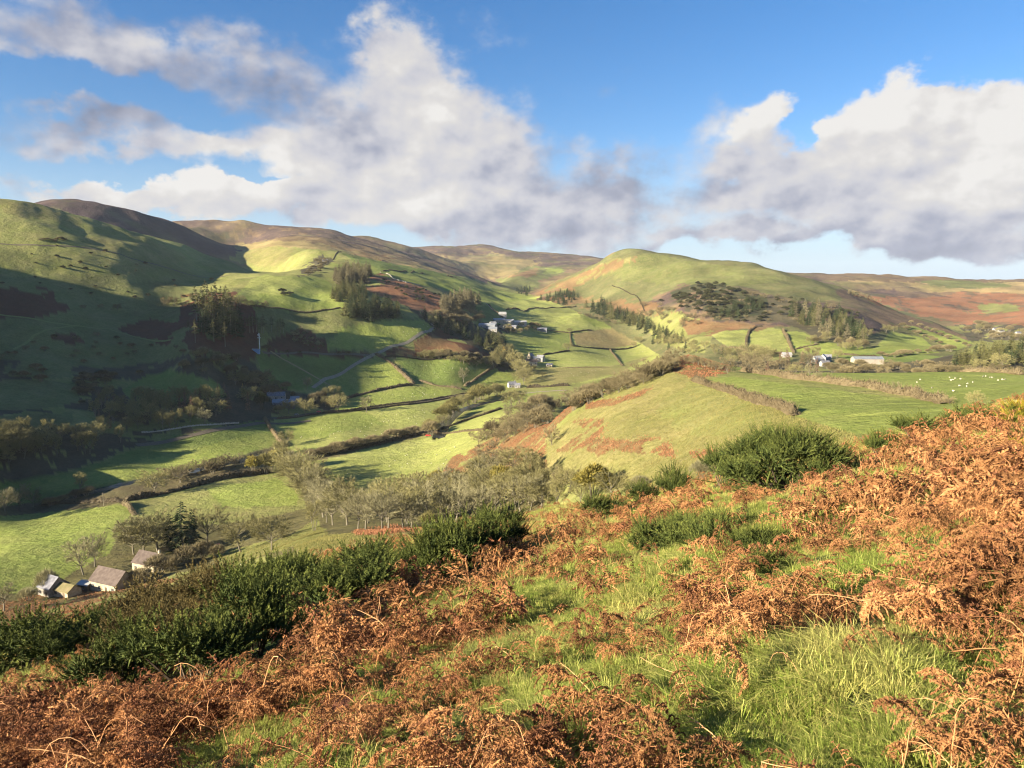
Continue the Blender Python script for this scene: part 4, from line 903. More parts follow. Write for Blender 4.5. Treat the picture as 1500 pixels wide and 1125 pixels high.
# river and lane in the middle distance
row(['oak', 'willow'], [(628, 636), (640, 632), (652, 614), (668, 600), (690, 590), (712, 584), (738, 577)], 15, (18, 28), {'oak': 'rounded bare tree in the thick band beside the lane', 'willow': 'olive bushy tree in the thick band beside the lane'}, 'band beside the river lane', jit=3, rmin=300, wide=1.1)
tree('roundbush', 632, 638, 26, 'large round brown bush at the end of the band by the lane', None, 'bush', 1.25, rmin=300)
row('roundbush', [(455, 672), (500, 661), (550, 650), (590, 640), (612, 634)], 15, (12, 19), 'brown bush in the thick hedge below the sheep field', 'bushes in the hedge below the sheep field', cat='bush', wide=1.7, rmin=300)
tree('oak', 748, 598, 30, 'rounded olive tree right of the lane near white cottages', wide=1.1, rmin=300)
tree('oak', 760, 594, 26, 'smaller olive tree just behind the rounded one by the cottages', rmin=300)
tree('ash', 745, 612, 24, 'slender pale tree at the bottom of the spur belt', rmin=300)
row('oak', [(740, 530), (752, 540), (762, 552), (768, 560), (764, 566)], 7, (20, 28), 'bare brown tree in the curved line above the white cottages', 'trees in the curved line above the cottages', jit=4, rmin=400)
tree('golden', 738, 528, 22, 'orange brown leaved tree at the head of the curved line', rmin=400, wide=2.2)
row('oak', [(722, 545), (735, 520), (748, 530)], 5, (15, 22), 'brown bushy tree at the end of the slanting hedge', 'trees ending the slanting hedge', jit=3, rmin=400, wide=1.2)
tree('ash', 679, 560, 24, 'lone olive tree standing in the deep green field', wide=.9, rmin=400)
# the hamlet on the left and the dark woods behind
tree('yew', 384, 600, 30, 'dense dark evergreen left of the blue grey roofs', rmin=400, wide=.9)
for x, y, h, k, l in [(408, 606, 16, 'roundbush', 'small tan bush left in front of the blue grey roofs'), (423, 606, 24, 'oak', 'tan bare tree in front of the blue grey roofs'), (448, 608, 28, 'oak', 'bare tree with a pale trunk right of the blue grey roofs'),
                      (495, 604, 30, 'oak', 'tallest tan tree on the right of the hamlet'), (450, 570, 20, 'ash', 'lone pale tree in the dark field above the hamlet'), (393, 551, 12, 'hawthorn', 'lone thorn tree in the dark field below the mast'),
                      (429, 580, 8, 'roundbush', 'small pale round bush above the blue grey roofs'), (537, 604, 27, 'ash', 'lone pale tree in the field right of the hamlet'), (345, 564, 24, 'oak', 'pale crowned tree at the edge of the dark wood'),
                      (300, 622, 28, 'ash', 'pale crowned tree standing out before the dark wood'), (335, 602, 32, 'larch_bare', 'russet tree catching the sun above the dark wood'), (329, 580, 22, 'larch_bare', 'slim russet larch behind the dark wood')]:
    tree(k, x, y, h, l, rmin=400, wide=1.1)
wood([('roundbush', 1), ('oak', 2)], [(455, 590), (475, 580), (500, 578), (505, 594), (480, 600), (460, 598)], 9, (14, 22), {'oak': 'tan bare tree on the right side of the hamlet', 'roundbush': 'tan round bush on the right side of the hamlet'}, 'right side of the hamlet', 6, 400)
for x, y, h in [(211, 590, 22), (246, 588, 20), (320, 582, 20), (356, 582, 22), (307, 582, 14), (280, 588, 14)]:
    tree('golden', x, y, h, 'small golden larch shining above the dark wood edge', 'golden larches above the wood', rmin=400)
wood([('larch_bare', 3), ('oak', 3), ('alder', 3)], [(130, 610), (150, 588), (200, 592), (290, 588), (375, 585), (380, 604), (300, 618), (230, 632), (150, 640)], 60, (20, 34),
     {'larch_bare': 'slim leafless larch in the shaded wood beyond the river', 'oak': 'round dark tree in the shaded wood beyond the river', 'alder': 'many stemmed dark tree in the shaded wood beyond the river'}, 'shaded wood beyond the river', 6, 400)
wood([('oak', 3), ('alder', 3)], [(-40, 690), (-40, 640), (60, 640), (130, 640), (190, 645), (120, 670), (40, 690)], 34, (26, 40),
     {'oak': 'round dark tree in the shaded corner wood', 'alder': 'many stemmed dark tree in the shaded corner wood'}, 'shaded corner wood', 8, 300)
for x, y, h in [(8, 662, 44), (28, 660, 38), (-10, 668, 44)]:
    tree('oak', x, y, h, 'sun topped bare tree at the left edge of the dark wood', 'sun topped trees at the left edge', rmin=300)
wood([('roundbush', 3), ('oak', 2)], [(260, 545), (290, 522), (350, 528), (390, 545), (420, 572), (400, 585), (340, 560), (300, 548)], 30, (10, 18),
     {'oak': 'low dark tree in the shaded gully below the conifers', 'roundbush': 'dark bush in the shaded gully below the conifers'}, 'shaded gully', 6, 400, wide=1.3)
wood('roundbush', [(0, 555), (60, 535), (130, 548), (220, 540), (180, 570), (120, 600), (110, 575)], 26, (7, 13), 'dark bush in the shaded scrub of the left hillside', 'bushes in the shaded scrub', 7, 400, cat='bush', wide=1.6)
for x, y, h in [(122, 452, 7), (147, 451, 7), (172, 453, 10)]:
    tree('hawthorn', x, y, h, 'small pale hawthorn alone on the left hillside', 'lone hawthorns on the hillside', rmin=400, wide=1.4)
for x, y, h in [(243, 448, 14), (254, 447, 16), (285, 443, 16), (268, 450, 9), (275, 449, 8)]:
    tree('hawthorn', x, y, h, 'pale hawthorn in the row left of the tall pines', 'pale hawthorns left of the tall pines', rmin=400, wide=1.2)
wood('roundbush', [(55, 352), (95, 348), (100, 353), (60, 356)], 9, (3, 5), 'tiny pale bush high on the left hillside', 'bushes high on the hillside', 3, 400, cat='bush', wide=1.5)
wood('farbush', [(0, 380), (90, 350), (200, 380), (330, 410), (260, 440), (120, 440), (0, 420)], 30, (2.5, 5), 'small dark bush dotted over the upper left hillside', 'bushes dotted over the upper left hillside', 9, 400, cat='bush', wide=1.7)
wood([('hawthorn', 2), ('roundbush', 2)], [(0, 500), (120, 490), (260, 500), (270, 520), (120, 535), (0, 525)], 24, (5, 9), {'hawthorn': 'dim thorn tree on the shaded left hillside', 'roundbush': 'dim bush on the shaded left hillside'}, 'shaded left hillside', 9, 400, wide=1.5)
# tall pines and the thinned stand
wood('tallpine', [(284, 470), (300, 462), (330, 462), (345, 470), (340, 482), (300, 484)], 22, (46, 60), 'tall pine with a long bare trunk in the dark clump', 'tall pines in the dark clump', 5, 400)
wood('spruce', [(290, 480), (325, 465), (350, 470), (355, 490), (330, 500), (300, 492)], 16, (26, 44), 'dark spruce filling the shaded side of the pine clump', 'spruces in the dark clump', 5, 400)
for x, y, h in [(286, 502, 36), (300, 486, 30), (313, 500, 34), (330, 508, 40), (320, 490, 34), (276, 486, 20)]:
    tree('tallpine', x, y, h, 'slender spared pine standing below the dark clump', 'spared pines below the clump', rmin=400, wide=.8)
for x, y, h in [(366, 488, 28), (371, 487, 32), (376, 486, 28), (383, 488, 24), (386, 488, 30), (361, 478, 16)]:
    tree('tallpine', x, y, h, 'sunlit thin pine in the group above the mast', 'sunlit pines above the mast', rmin=400)
for x, y, h in [(398, 486, 26), (407, 490, 24), (411, 488, 24), (415, 488, 22), (384, 452, 8)]:
    tree('tallpine', x, y, h, 'sunlit thin pine right of the mast group', 'sunlit pines right of the mast', rmin=400)
for x, y, h in [(337, 444, 14), (343, 446, 14), (352, 446, 16), (362, 448, 12), (374, 450, 12), (388, 452, 13), (332, 444, 9)]:
    tree('hawthorn', x, y, h, 'brown thorn along the hedge under the green knoll', 'thorns under the green knoll', rmin=400, wide=1.2)
wood('farbush', [(405, 424), (425, 420), (430, 430), (412, 436)], 3, (5, 8), 'dark gorse in a hollow of the green knoll', 'gorse in the knoll hollow', 3, 400, cat='bush', wide=2)
wood('palebush', [(425, 490), (440, 482), (478, 508), (470, 514), (430, 502)], 40, (4, 7), 'pale dead stump sprout in the felled patch', 'sprouts in the felled patch', 2.4, 400, cat='bush')
for x, y, h in [(391, 513, 10), (421, 517, 5), (439, 518, 5), (454, 515, 4), (497, 519, 6), (510, 519, 6)]:
    tree('roundbush', x, y, h, 'small tan bush along the dark bank by the mast', 'bushes along the dark bank', 'bush', 1.6, rmin=400)
# plantations
wood('greyspruce', [(485, 412), (500, 398), (530, 398), (545, 404), (535, 416), (500, 418)], 40, (18, 24), 'grey green larch in the upper plantation', 'larches of the upper plantation', 3, 500)
wood([('spruce', 2), ('pine', 2)], [(474, 436), (480, 426), (510, 424), (540, 430), (535, 442), (490, 442)], 34, (16, 24), {'spruce': 'dark spruce in the middle plantation', 'pine': 'olive green pine in the middle plantation'}, 'middle plantation', 3, 500)
wood([('spruce', 4), ('pine', 2)], [(503, 462), (515, 446), (545, 448), (582, 456), (586, 466), (545, 470), (512, 470)], 46, (18, 28), {'spruce': 'dark spruce in the lowest plantation', 'pine': 'olive green pine in the lowest plantation'}, 'lowest plantation', 3.2, 500)
wood('greyspruce', [(645, 452), (660, 440), (695, 436), (702, 446), (690, 456), (650, 460)], 46, (16, 23), 'pale grey larch in the plantation above the farm', 'larches above the farm', 3, 600)
wood([('hawthorn', 1), ('roundbush', 1)], [(630, 462), (660, 458), (700, 460), (705, 470), (680, 480), (640, 474)], 22, (8, 13), {'hawthorn': 'brown scrub tree below the larch plantation', 'roundbush': 'brown bush below the larch plantation'}, 'scrub below the larches', 5, 600, wide=1.4)
wood([('spruce', 3), ('oak', 1), ('pine', 1)], [(610, 462), (640, 470), (690, 488), (730, 505), (745, 530), (735, 540), (715, 515), (680, 498), (640, 484)], 46, (12, 22), {'spruce': 'dark spruce in the shaded wooded gully', 'oak': 'grey bare tree in the shaded wooded gully', 'pine': 'olive conifer in the shaded wooded gully'}, 'shaded wooded gully', 4.5, 500)
wood([('oak', 3), ('roundbush', 2)], [(600, 522), (640, 518), (690, 522), (722, 532), (700, 538), (640, 528)], 26, (8, 14), {'oak': 'tan tree above the deep green field', 'roundbush': 'russet bush above the deep green field'}, 'edge above the deep green field', 5, 500, wide=1.3)
for x, y, h in [(722, 502, 18), (730, 500, 16), (738, 504, 18), (726, 508, 20), (716, 496, 14)]:
    tree('pine', x, y, h, 'olive round topped tree below the larger farm', 'olive trees below the farm', rmin=600, wide=1.6)
# right of the valley: the shelter belt
wood([('spruce', 3), ('pine', 3)], [(850, 447), (880, 446), (920, 462), (955, 478), (975, 492), (1000, 502), (990, 508), (950, 490), (910, 474), (870, 458)], 62, (13, 22), {'spruce': 'dark spruce in the long shelter belt', 'pine': 'olive pine in the long shelter belt'}, 'long shelter belt', 3.6, 700)
wood([('oak', 3), ('spruce', 1)], [(940, 492), (990, 500), (1040, 512), (1060, 522), (1000, 520), (960, 506)], 24, (10, 16), {'oak': 'grey bare tree under the end of the shelter belt', 'spruce': 'small spruce under the end of the shelter belt'}, 'end of the shelter belt', 5, 500)
row('hawthorn', [(848, 461), (870, 465), (893, 472), (905, 476)], 8, (5, 8), 'small thorn in the broken line across the bright field', 'thorns across the bright field', rmin=700, wide=1.4)
for x, y, h, l in [(832, 514, 14, 'round olive tree below the brown field corner'), (834, 487, 8, 'small bare tree at the upper corner of the brown field'), (935, 503, 12, 'bushy brown tree at the right end of the brown field'), (780, 545, 13, 'bare tree at the right side of the lower farm'), (795, 552, 9, 'small dark thorn right of the lower farm'), (928, 508, 9, 'dark bush beside the brown field end')]:
    tree('oak', x, y, h, l, rmin=500, wide=1.2)
wood([('oak', 1), ('roundbush', 1)], [(740, 482), (770, 478), (790, 476), (795, 484), (770, 488), (745, 490)], 14, (6, 12), {'oak': 'bare tree among the larger farm buildings', 'roundbush': 'dark bush among the larger farm buildings'}, 'larger farm', 5, 700)
# hill on the right
wood('farbush', [(985, 440), (1020, 416), (1060, 416), (1100, 428), (1122, 445), (1080, 468), (1030, 462), (1000, 450)], 80, (5, 9), 'dark gorse clump on the steep face of the right hill', 'gorse on the right hill face', 3.5, 700, cat='bush', wide=1.6)
wood([('farbush', 3), ('hawthorn', 2)], [(955, 442), (1000, 424), (1120, 430), (1240, 452), (1300, 476), (1200, 478), (1050, 472)], 80, (4, 8), {'farbush': 'dark bush in the brown band across the right hill', 'hawthorn': 'grey thorn in the brown band across the right hill'}, 'brown band on the right hill', 5, 700, wide=1.6)
wood('spruce', [(1050, 464), (1080, 446), (1110, 440), (1118, 452), (1085, 468)], 30, (10, 15), 'dark spruce low on the right hill face', 'spruces low on the right hill', 3.5, 700)
wood([('spruce', 3), ('pine', 2), ('greyspruce', 2)], [(1155, 462), (1200, 456), (1235, 468), (1270, 490), (1262, 505), (1225, 502), (1195, 485), (1165, 472)], 58, (16, 28), {'spruce': 'dark spruce in the hanging wood above the barn', 'pine': 'olive pine in the hanging wood above the barn', 'greyspruce': 'grey larch in the hanging wood above the barn'}, 'hanging wood above the barn', 4.5, 600)
wood([('oak', 2), ('roundbush', 2)], [(1175, 500), (1210, 498), (1260, 506), (1280, 512), (1240, 514), (1185, 506)], 16, (9, 16), {'oak': 'grey bare tree at the foot of the hanging wood', 'roundbush': 'grey bush at the foot of the hanging wood'}, 'foot of the hanging wood', 6, 600)
for x, y, h in [(1298, 488, 15), (1309, 486, 10), (1270, 496, 18)]:
    tree('oak', x, y, h, 'round olive tree right of the hanging wood', 'round trees right of the hanging wood', rmin=600)
wood('hawthorn', [(920, 452), (960, 446), (1010, 462), (1035, 478), (1000, 480), (950, 466)], 22, (6, 10), 'grey scrub tree low on the pale bracken flank', 'scrub on the pale flank', 5, 700, wide=1.4)
wood('spruce', [(790, 440), (830, 428), (850, 436), (830, 448)], 30, (8, 13), 'dark conifer at the foot of the far bracken spur', 'conifers at the far spur foot', 2.6, 900)
wood('spruce', [(750, 428), (775, 420), (785, 424), (770, 434)], 22, (5, 8), 'tiny conifer in the far valley head', 'conifers in the far valley head', 2.2, 900)
wood('roundbush', [(450, 398), (470, 380), (482, 382), (470, 400), (440, 404)], 22, (4, 7), 'dark bush in the gully above the green knoll', 'bushes in the gully above the knoll', 3, 700, cat='bush', wide=1.5)
wood('farbush', [(560, 410), (610, 422), (650, 432), (660, 446), (600, 440), (570, 424)], 26, (3, 6), 'small dark bush dotted on the rust coloured slope', 'bushes on the rust slope', 4, 700, cat='bush', wide=1.5)
wood('hawthorn', [(1245, 427), (1300, 444), (1295, 447), (1240, 432)], 18, (4, 6), 'pale tiny tree in the line below the far moor', 'tiny trees below the far moor', 2.5, 1200)
# valley bottom on the right
wood([('oak', 2), ('hawthorn', 3), ('larch_bare', 1)], [(1060, 545), (1060, 520), (1130, 522), (1200, 526), (1200, 548), (1130, 550)], 30, (14, 24), {'oak': 'brown bare tree in the valley trees left of the barn', 'hawthorn': 'brown thorn in the valley trees left of the barn', 'larch_bare': 'russet larch in the valley trees left of the barn'}, 'valley trees left of the barn', 6, 420, wide=1.15)
wood([('roundbush', 2), ('hawthorn', 3)], [(1200, 548), (1220, 536), (1300, 538), (1400, 536), (1400, 550), (1300, 552)], 36, (9, 15), {'roundbush': 'brown bush in the thicket in front of the barn', 'hawthorn': 'brown thorn in the thicket in front of the barn'}, 'thicket in front of the barn', 6, 420, wide=1.5)
tree('oak', 1226, 526, 17, 'round brown tree just left of the long barn', rmin=500, wide=1.1)
row('roundbush', [(1283, 522), (1310, 524), (1330, 520), (1360, 516), (1400, 514)], 12, (7, 12), 'dark bush along the hedge behind the barn field', 'bushes behind the barn field', cat='bush', rmin=600, wide=1.5)
row('roundbush', [(1318, 478), (1353, 493), (1380, 506)], 8, (5, 8), 'dark bush in the hedge climbing the right hill foot', 'bushes in the climbing hedge', cat='bush', rmin=700, wide=1.6)
row('roundbush', [(1333, 473), (1370, 488), (1410, 505), (1425, 512)], 9, (5, 8), 'dark bush in the upper hedge of the right hill foot', 'bushes in the upper hedge', cat='bush', rmin=700, wide=1.6)
wood([('roundbush', 2), ('oak', 1)], [(1405, 478), (1440, 474), (1470, 482), (1510, 490), (1500, 500), (1430, 496)], 26, (7, 12), {'roundbush': 'dark bush in the wooded dip below the far moor', 'oak': 'dark tree in the wooded dip below the far moor'}, 'wooded dip below the far moor', 4.5, 1000, wide=1.3)
wood([('pine', 5), ('spruce', 1)], [(1392, 536), (1420, 522), (1460, 512), (1520, 506), (1530, 530), (1470, 538), (1400, 542)], 50, (18, 28), {'pine': 'olive green pine in the wood beyond the sheep field', 'spruce': 'dark spruce in the wood beyond the sheep field'}, 'wood beyond the sheep field', 5, 420)
tree('oak', 1468, 540, 26, 'broad grey olive tree in front of the pine wood', rmin=310, wide=1.2)
tree('oak', 1436, 542, 18, 'purplish bare tree in front of the pine wood', rmin=310, wide=1.2)
row('hawthorn', [(1380, 544), (1420, 542), (1470, 542), (1510, 548)], 9, (7, 11), 'low brown thorn fringing the sheep field top', 'thorns fringing the sheep field', rmin=290, wide=1.6)
tree('ash', 1186, 556, 25, 'tall cream barked bare tree in the field hedge', rmin=120, wide=.8)
tree('ash', 1199, 559, 17, 'leaning cream barked tree in the field hedge', rmin=120, wide=.8)
tree('ash', 1312, 577, 21, 'pale silvery bare tree leaning in the field hedge', rmin=120, wide=1.0)
tree('hawthorn', 1390, 592, 14, 'low brown thorn at the hedge end', rmin=100, wide=1.5)
tree('oak', 1428, 598, 29, 'bare grey tree at the corner of the sheep field', rmin=100, wide=1.1)
tree('hawthorn', 1066, 546, 26, 'gnarled pale tree at the corner of the rusty bank', rmin=200, wide=1.1)
row('hawthorn', [(1000, 530), (1030, 536), (1055, 545)], 6, (12, 18), 'brown thorn on the rusty bank behind the spur', 'thorns on the rusty bank', rmin=200, wide=1.2)

# ------------------------------------------------------------------ hedges and walls
def ground_line(pts, rmin, step):
    P = np.array([cast(a, b, rmin)[0][:2] for a, b in pts])
    seg = np.hypot(*np.diff(P, axis=0).T); s = np.concatenate([[0], np.cumsum(seg)]); n = max(3, int(s[-1] / step))
    u = np.linspace(0, s[-1], n)
    q = np.stack([np.interp(u, s, P[:, 0]), np.interp(u, s, P[:, 1])], -1)
    q += np.stack([fbm(u / 14, u * 0 + 3.3, 2, 5), fbm(u / 14, u * 0 + 7.7, 2, 6)], -1) * .5
    return q, s[-1]
def hedge(pts, h, w, label, mat='hedge', rmin=130, dens=1.0, name='hedge', group=None):
    q, L = ground_line(pts, rmin, 1.0)
    rng = np.random.default_rng(int(pts[0][0] * 7 + pts[0][1])); mb = MB(); z = height(q[:, 0], q[:, 1])
    d = np.gradient(q, axis=0); d /= np.linalg.norm(d, axis=1, keepdims=True) + 1e-9; nrm = np.stack([-d[:, 1], d[:, 0]], -1)
    u = np.linspace(0, L, len(q)); hh = h * (.82 + .55 * fbm(u / 11, u * 0 + 1.1, 4, 8) + .14 * rng.normal(size=len(u))); hh = np.maximum(hh, .22 * h) * np.minimum(smooth(-1.0, 3.5, u), smooth(-1.0, 3.5, L - u))
    base = np.array([q[0][0], q[0][1], z[0]])
    sec = [(-.5, -.1), (-.55, .35), (-.36, .82), (0, 1.0), (.36, .82), (.55, .35), (.5, -.1)]
    k = len(sec); V = np.zeros((len(q), k, 3))
    for j, (a, b) in enumerate(sec):
        jit = rng.normal(0, .10, len(q)) * w
        V[:, j, :2] = q + nrm * (a * w * .8 + jit)[:, None]; V[:, j, 2] = z + b * hh * .86
    i = np.arange(len(q) - 1)[:, None] * k; j = np.arange(k - 1)[None]
    a = (i + j).ravel(); b = (i + j + 1).ravel(); c = (i + k + j).ravel(); e = (i + k + j + 1).ravel()
    mb.add(V - base, np.concatenate([np.stack([a, c, e], -1), np.stack([a, e, b], -1)]), .25)
    n = int(min(14000, L * 46 * dens))
    t = rng.uniform(0, len(q) - 1.001, n); ii = t.astype(int); f = (t - ii)[:, None]
    P2 = q[ii] * (1 - f) + q[ii + 1] * f; ang = rng.uniform(0, math.pi, n)
    off = np.cos(ang) * w * .5; up = (.1 + .9 * np.sin(ang)) * hh[ii] * rng.uniform(.8, 1.0, n)
    Pb = np.concatenate([P2 + nrm[ii] * off[:, None], (height(P2[:, 0], P2[:, 1]) + up)[:, None]], 1) - base
    D = np.concatenate([nrm[ii] * (np.cos(ang) * .5)[:, None], (np.sin(ang) * .8 + .25)[:, None]], 1) + rng.normal(0, .45, (n, 3))
    tall = np.where(rng.random((n, 1)) < .10, 2.3, 1.0); D[:, 2] += (tall[:, 0] - 1) * .9
    mb.slivers(Pb, unit(D) * rng.uniform(.25, .6, (n, 1)) * min(1.3, h / 2) * tall, .11, rng.uniform(.2, 1, n), rng)
    o = obj(name, mb.mesh(name, MT[mat])); o.location = base
    tag(o, label, 'hedge', group); return o
HEDGES = [
 ([(60, 740), (93, 737), (180, 735)], 2.2, 2.4, 'dark hedge along the top of the bright left field', 'hedge_dark', 180),
 ([(180, 735), (225, 726), (267, 717), (310, 706), (353, 697), (397, 692)], 3.2, 3.6, 'thick brown hedge beside the river above the dull field', 'hedge', 180),
 ([(180, 737), (190, 745), (198, 755)], 2.4, 2.2, 'short brown hedge between the two fields by the spruces', 'hedge', 180),
 ([(387, 613), (398, 630), (408, 644), (418, 655)], 2.6, 2.8, 'pale brown hedge dropping from the hamlet to the avenue', 'hedge', 250),
 ([(450, 674), (500, 662), (550, 651), (590, 642), (613, 637)], 2.6, 3.4, 'thick dark hedge below the sheep field', 'hedge_dark', 250),
 ([(613, 638), (640, 634), (680, 632), (713, 629)], 1.3, 1.8, 'low brown hedge at the top of the limy field', 'hedge', 250),
 ([(636, 634), (660, 624), (690, 614), (715, 606), (735, 599)], 2.0, 2.4, 'brown hedge right of the river bend', 'hedge', 300),
 ([(403, 613), (450, 609), (533, 601), (600, 593), (660, 583), (717, 573)], 1.8, 1.6, 'long dark hedge on the near side of the lane', 'hedge_dark', 300),
 ([(470, 605), (533, 598), (600, 590), (660, 580), (717, 570)], 1.5, 1.4, 'long dark hedge on the far side of the lane', 'hedge_dark', 300),
 ([(507, 584), (530, 578), (560, 571), (605, 564)], 2.8, 3.2, 'dark hedge between hamlet field and upper pasture', 'hedge_dark', 350),
 ([(549, 518), (560, 524), (575, 533), (590, 548), (606, 563)], 3.4, 4.2, 'thick tan hedge running down from the road bend', 'hedge', 350),
 ([(562, 523), (600, 524), (650, 523), (690, 524)], 2.0, 2.2, 'brown hedge along the top of the deep green field', 'hedge_dark', 400),
 ([(613, 557), (645, 566), (677, 571)], 2.2, 2.6, 'tan hedge below the deep green field', 'hedge', 350),
 ([(680, 566), (695, 557), (712, 546), (728, 535)], 2.6, 3.2, 'slanting hedge up to the curved tree line', 'hedge', 400),
 ([(741, 454), (775, 453), (808, 451), (845, 449)], 2.2, 2.2, 'dark hedge across the top of the far bright field', 'hedge_dark', 700),
 ([(784, 482), (810, 485), (835, 488), (867, 484)], 1.8, 2.0, 'brown hedge above the brown field and farm', 'hedge_dark', 650),
 ([(835, 488), (836, 498), (837, 506)], 1.4, 1.6, 'short hedge on the left side of the brown field', 'hedge', 650),
 ([(837, 507), (865, 510), (893, 512), (933, 507)], 2.0, 2.2, 'russet hedge under the brown field', 'hedge_dark', 650),
 ([(893, 512), (900, 521), (906, 529), (912, 536)], 2.0, 2.2, 'hedge dropping from the brown field to the spur', 'hedge', 600),
 ([(795, 520), (815, 517), (835, 514)], 2.0, 2.2, 'dark hedge right of the lower farm', 'hedge_dark', 600),
 ([(771, 568), (800, 567), (835, 565)], 3.4, 3.6, 'very dark tall hedge right of the white cottages', 'hedge_dark', 450),
 ([(773, 539), (830, 539), (893, 538)], .8, .9, 'thin low hedge across the pale field', 'hedge', 500),
 ([(1013, 557), (1045, 567), (1083, 580), (1125, 594), (1167, 609)], 2.0, 1.5, 'straight brown hedge between tan slope and green field', 'hedge', 120),
 ([(1083, 543), (1115, 548), (1150, 554), (1207, 560), (1255, 566), (1300, 574), (1345, 581), (1390, 591)], 1.8, 1.7, 'long brown hedge across the two green shoulder fields', 'hedge', 110),
 ([(1097, 486), (1094, 496), (1093, 507)], 2.4, 3.0, 'dark hedge between two bright fields under the right hill', 'hedge_dark', 600),
 ([(1097, 487), (1106, 480), (1118, 478)], 2.4, 3.0, 'dark hedge curling over the top of a bright field', 'hedge_dark', 600),
 ([(1147, 483), (1155, 500), (1163, 517)], 2.6, 3.2, 'brown hedge dropping beside the right bright field', 'hedge', 600),
 ([(1066, 509), (1100, 513), (1133, 518), (1163, 520)], 1.8, 2.0, 'brown hedge below the two bright fields', 'hedge', 600),
 ([(1163, 512), (1180, 508), (1200, 504)], 1.6, 2.0, 'low hedge above the field behind the barn farm', 'hedge', 600),
 ([(1230, 519), (1255, 521), (1285, 522)], 1.8, 2.0, 'dark hedge just behind the long barn', 'hedge_dark', 600),
 ([(1400, 545), (1440, 545), (1500, 549)], 1.6, 1.8, 'brown hedge along the top of the sheep field', 'hedge', 230),
 ([(896, 418), (915, 426), (933, 434), (940, 446), (944, 456)], 1.6, 1.8, 'dark field boundary running down the right hill', 'hedge_dark', 900),
 ([(365, 448), (410, 452), (453, 458), (500, 451)], 1.6, 2.0, 'tan hedge under the green knoll', 'hedge', 500),
 ([(465, 387), (490, 376), (520, 373), (560, 382)], 1.6, 2.0, 'dark boundary hedge below the tan moor', 'hedge_dark', 1000),
 ([(560, 397), (590, 398), (620, 400)], 1.6, 2.0, 'dark hedge high above the plantations', 'hedge_dark', 1000),
 ([(655, 404), (680, 410)], 3.0, 3.0, 'short dark hedge high on the far pasture', 'hedge_dark', 1000),
 ([(715, 446), (728, 458), (740, 470)], 2.0, 2.4, 'brown hedge beside the farm track', 'hedge', 800),
]
for pts, h, w, lb, mt, rm in HEDGES: hedge(pts, h, w, lb, mt, rm)
def wall(pts, h, w, label, rmin):
    q, L = ground_line(pts, rmin, 1.2); z = height(q[:, 0], q[:, 1]); base = np.array([q[0][0], q[0][1], z[0]]); mb = MB()
    rng = np.random.default_rng(5)
    for i in range(len(q) - 1):
        d = q[i + 1] - q[i]; l = np.linalg.norm(d); d = d / l; n = np.array([-d[1], d[0]]); hh = h * rng.uniform(.7, 1.15); c = (q[i] + q[i + 1]) / 2
        P = [np.array([*(c + d * l * .49 * a + n * w * .5 * b * (1 - .3 * t)), z[i] - .2 + (hh + .2) * t]) - base for t in (0, 1) for a, b in ((-1, -1), (1, -1), (1, 1), (-1, 1))]
        Q = [(0, 3, 2, 1), (4, 5, 6, 7), (0, 1, 5, 4), (1, 2, 6, 5), (2, 3, 7, 6), (3, 0, 4, 7)]
        mb.add(P, [t for a, b, c_, e in Q for t in ((a, b, c_), (a, c_, e))])
    o = obj('stone_wall', mb.mesh('stone_wall', MT['stone'])); o.location = base; tag(o, label, 'wall')
wall([(557, 399), (575, 408), (595, 414), (615, 418)], 1.3, 1.2, 'pale stone wall along the top of the rust coloured slope', 700)
wall([(207, 634), (260, 628), (310, 623), (350, 620)], 1.1, .8, 'low grey stone wall in front of the shaded wood', 350)
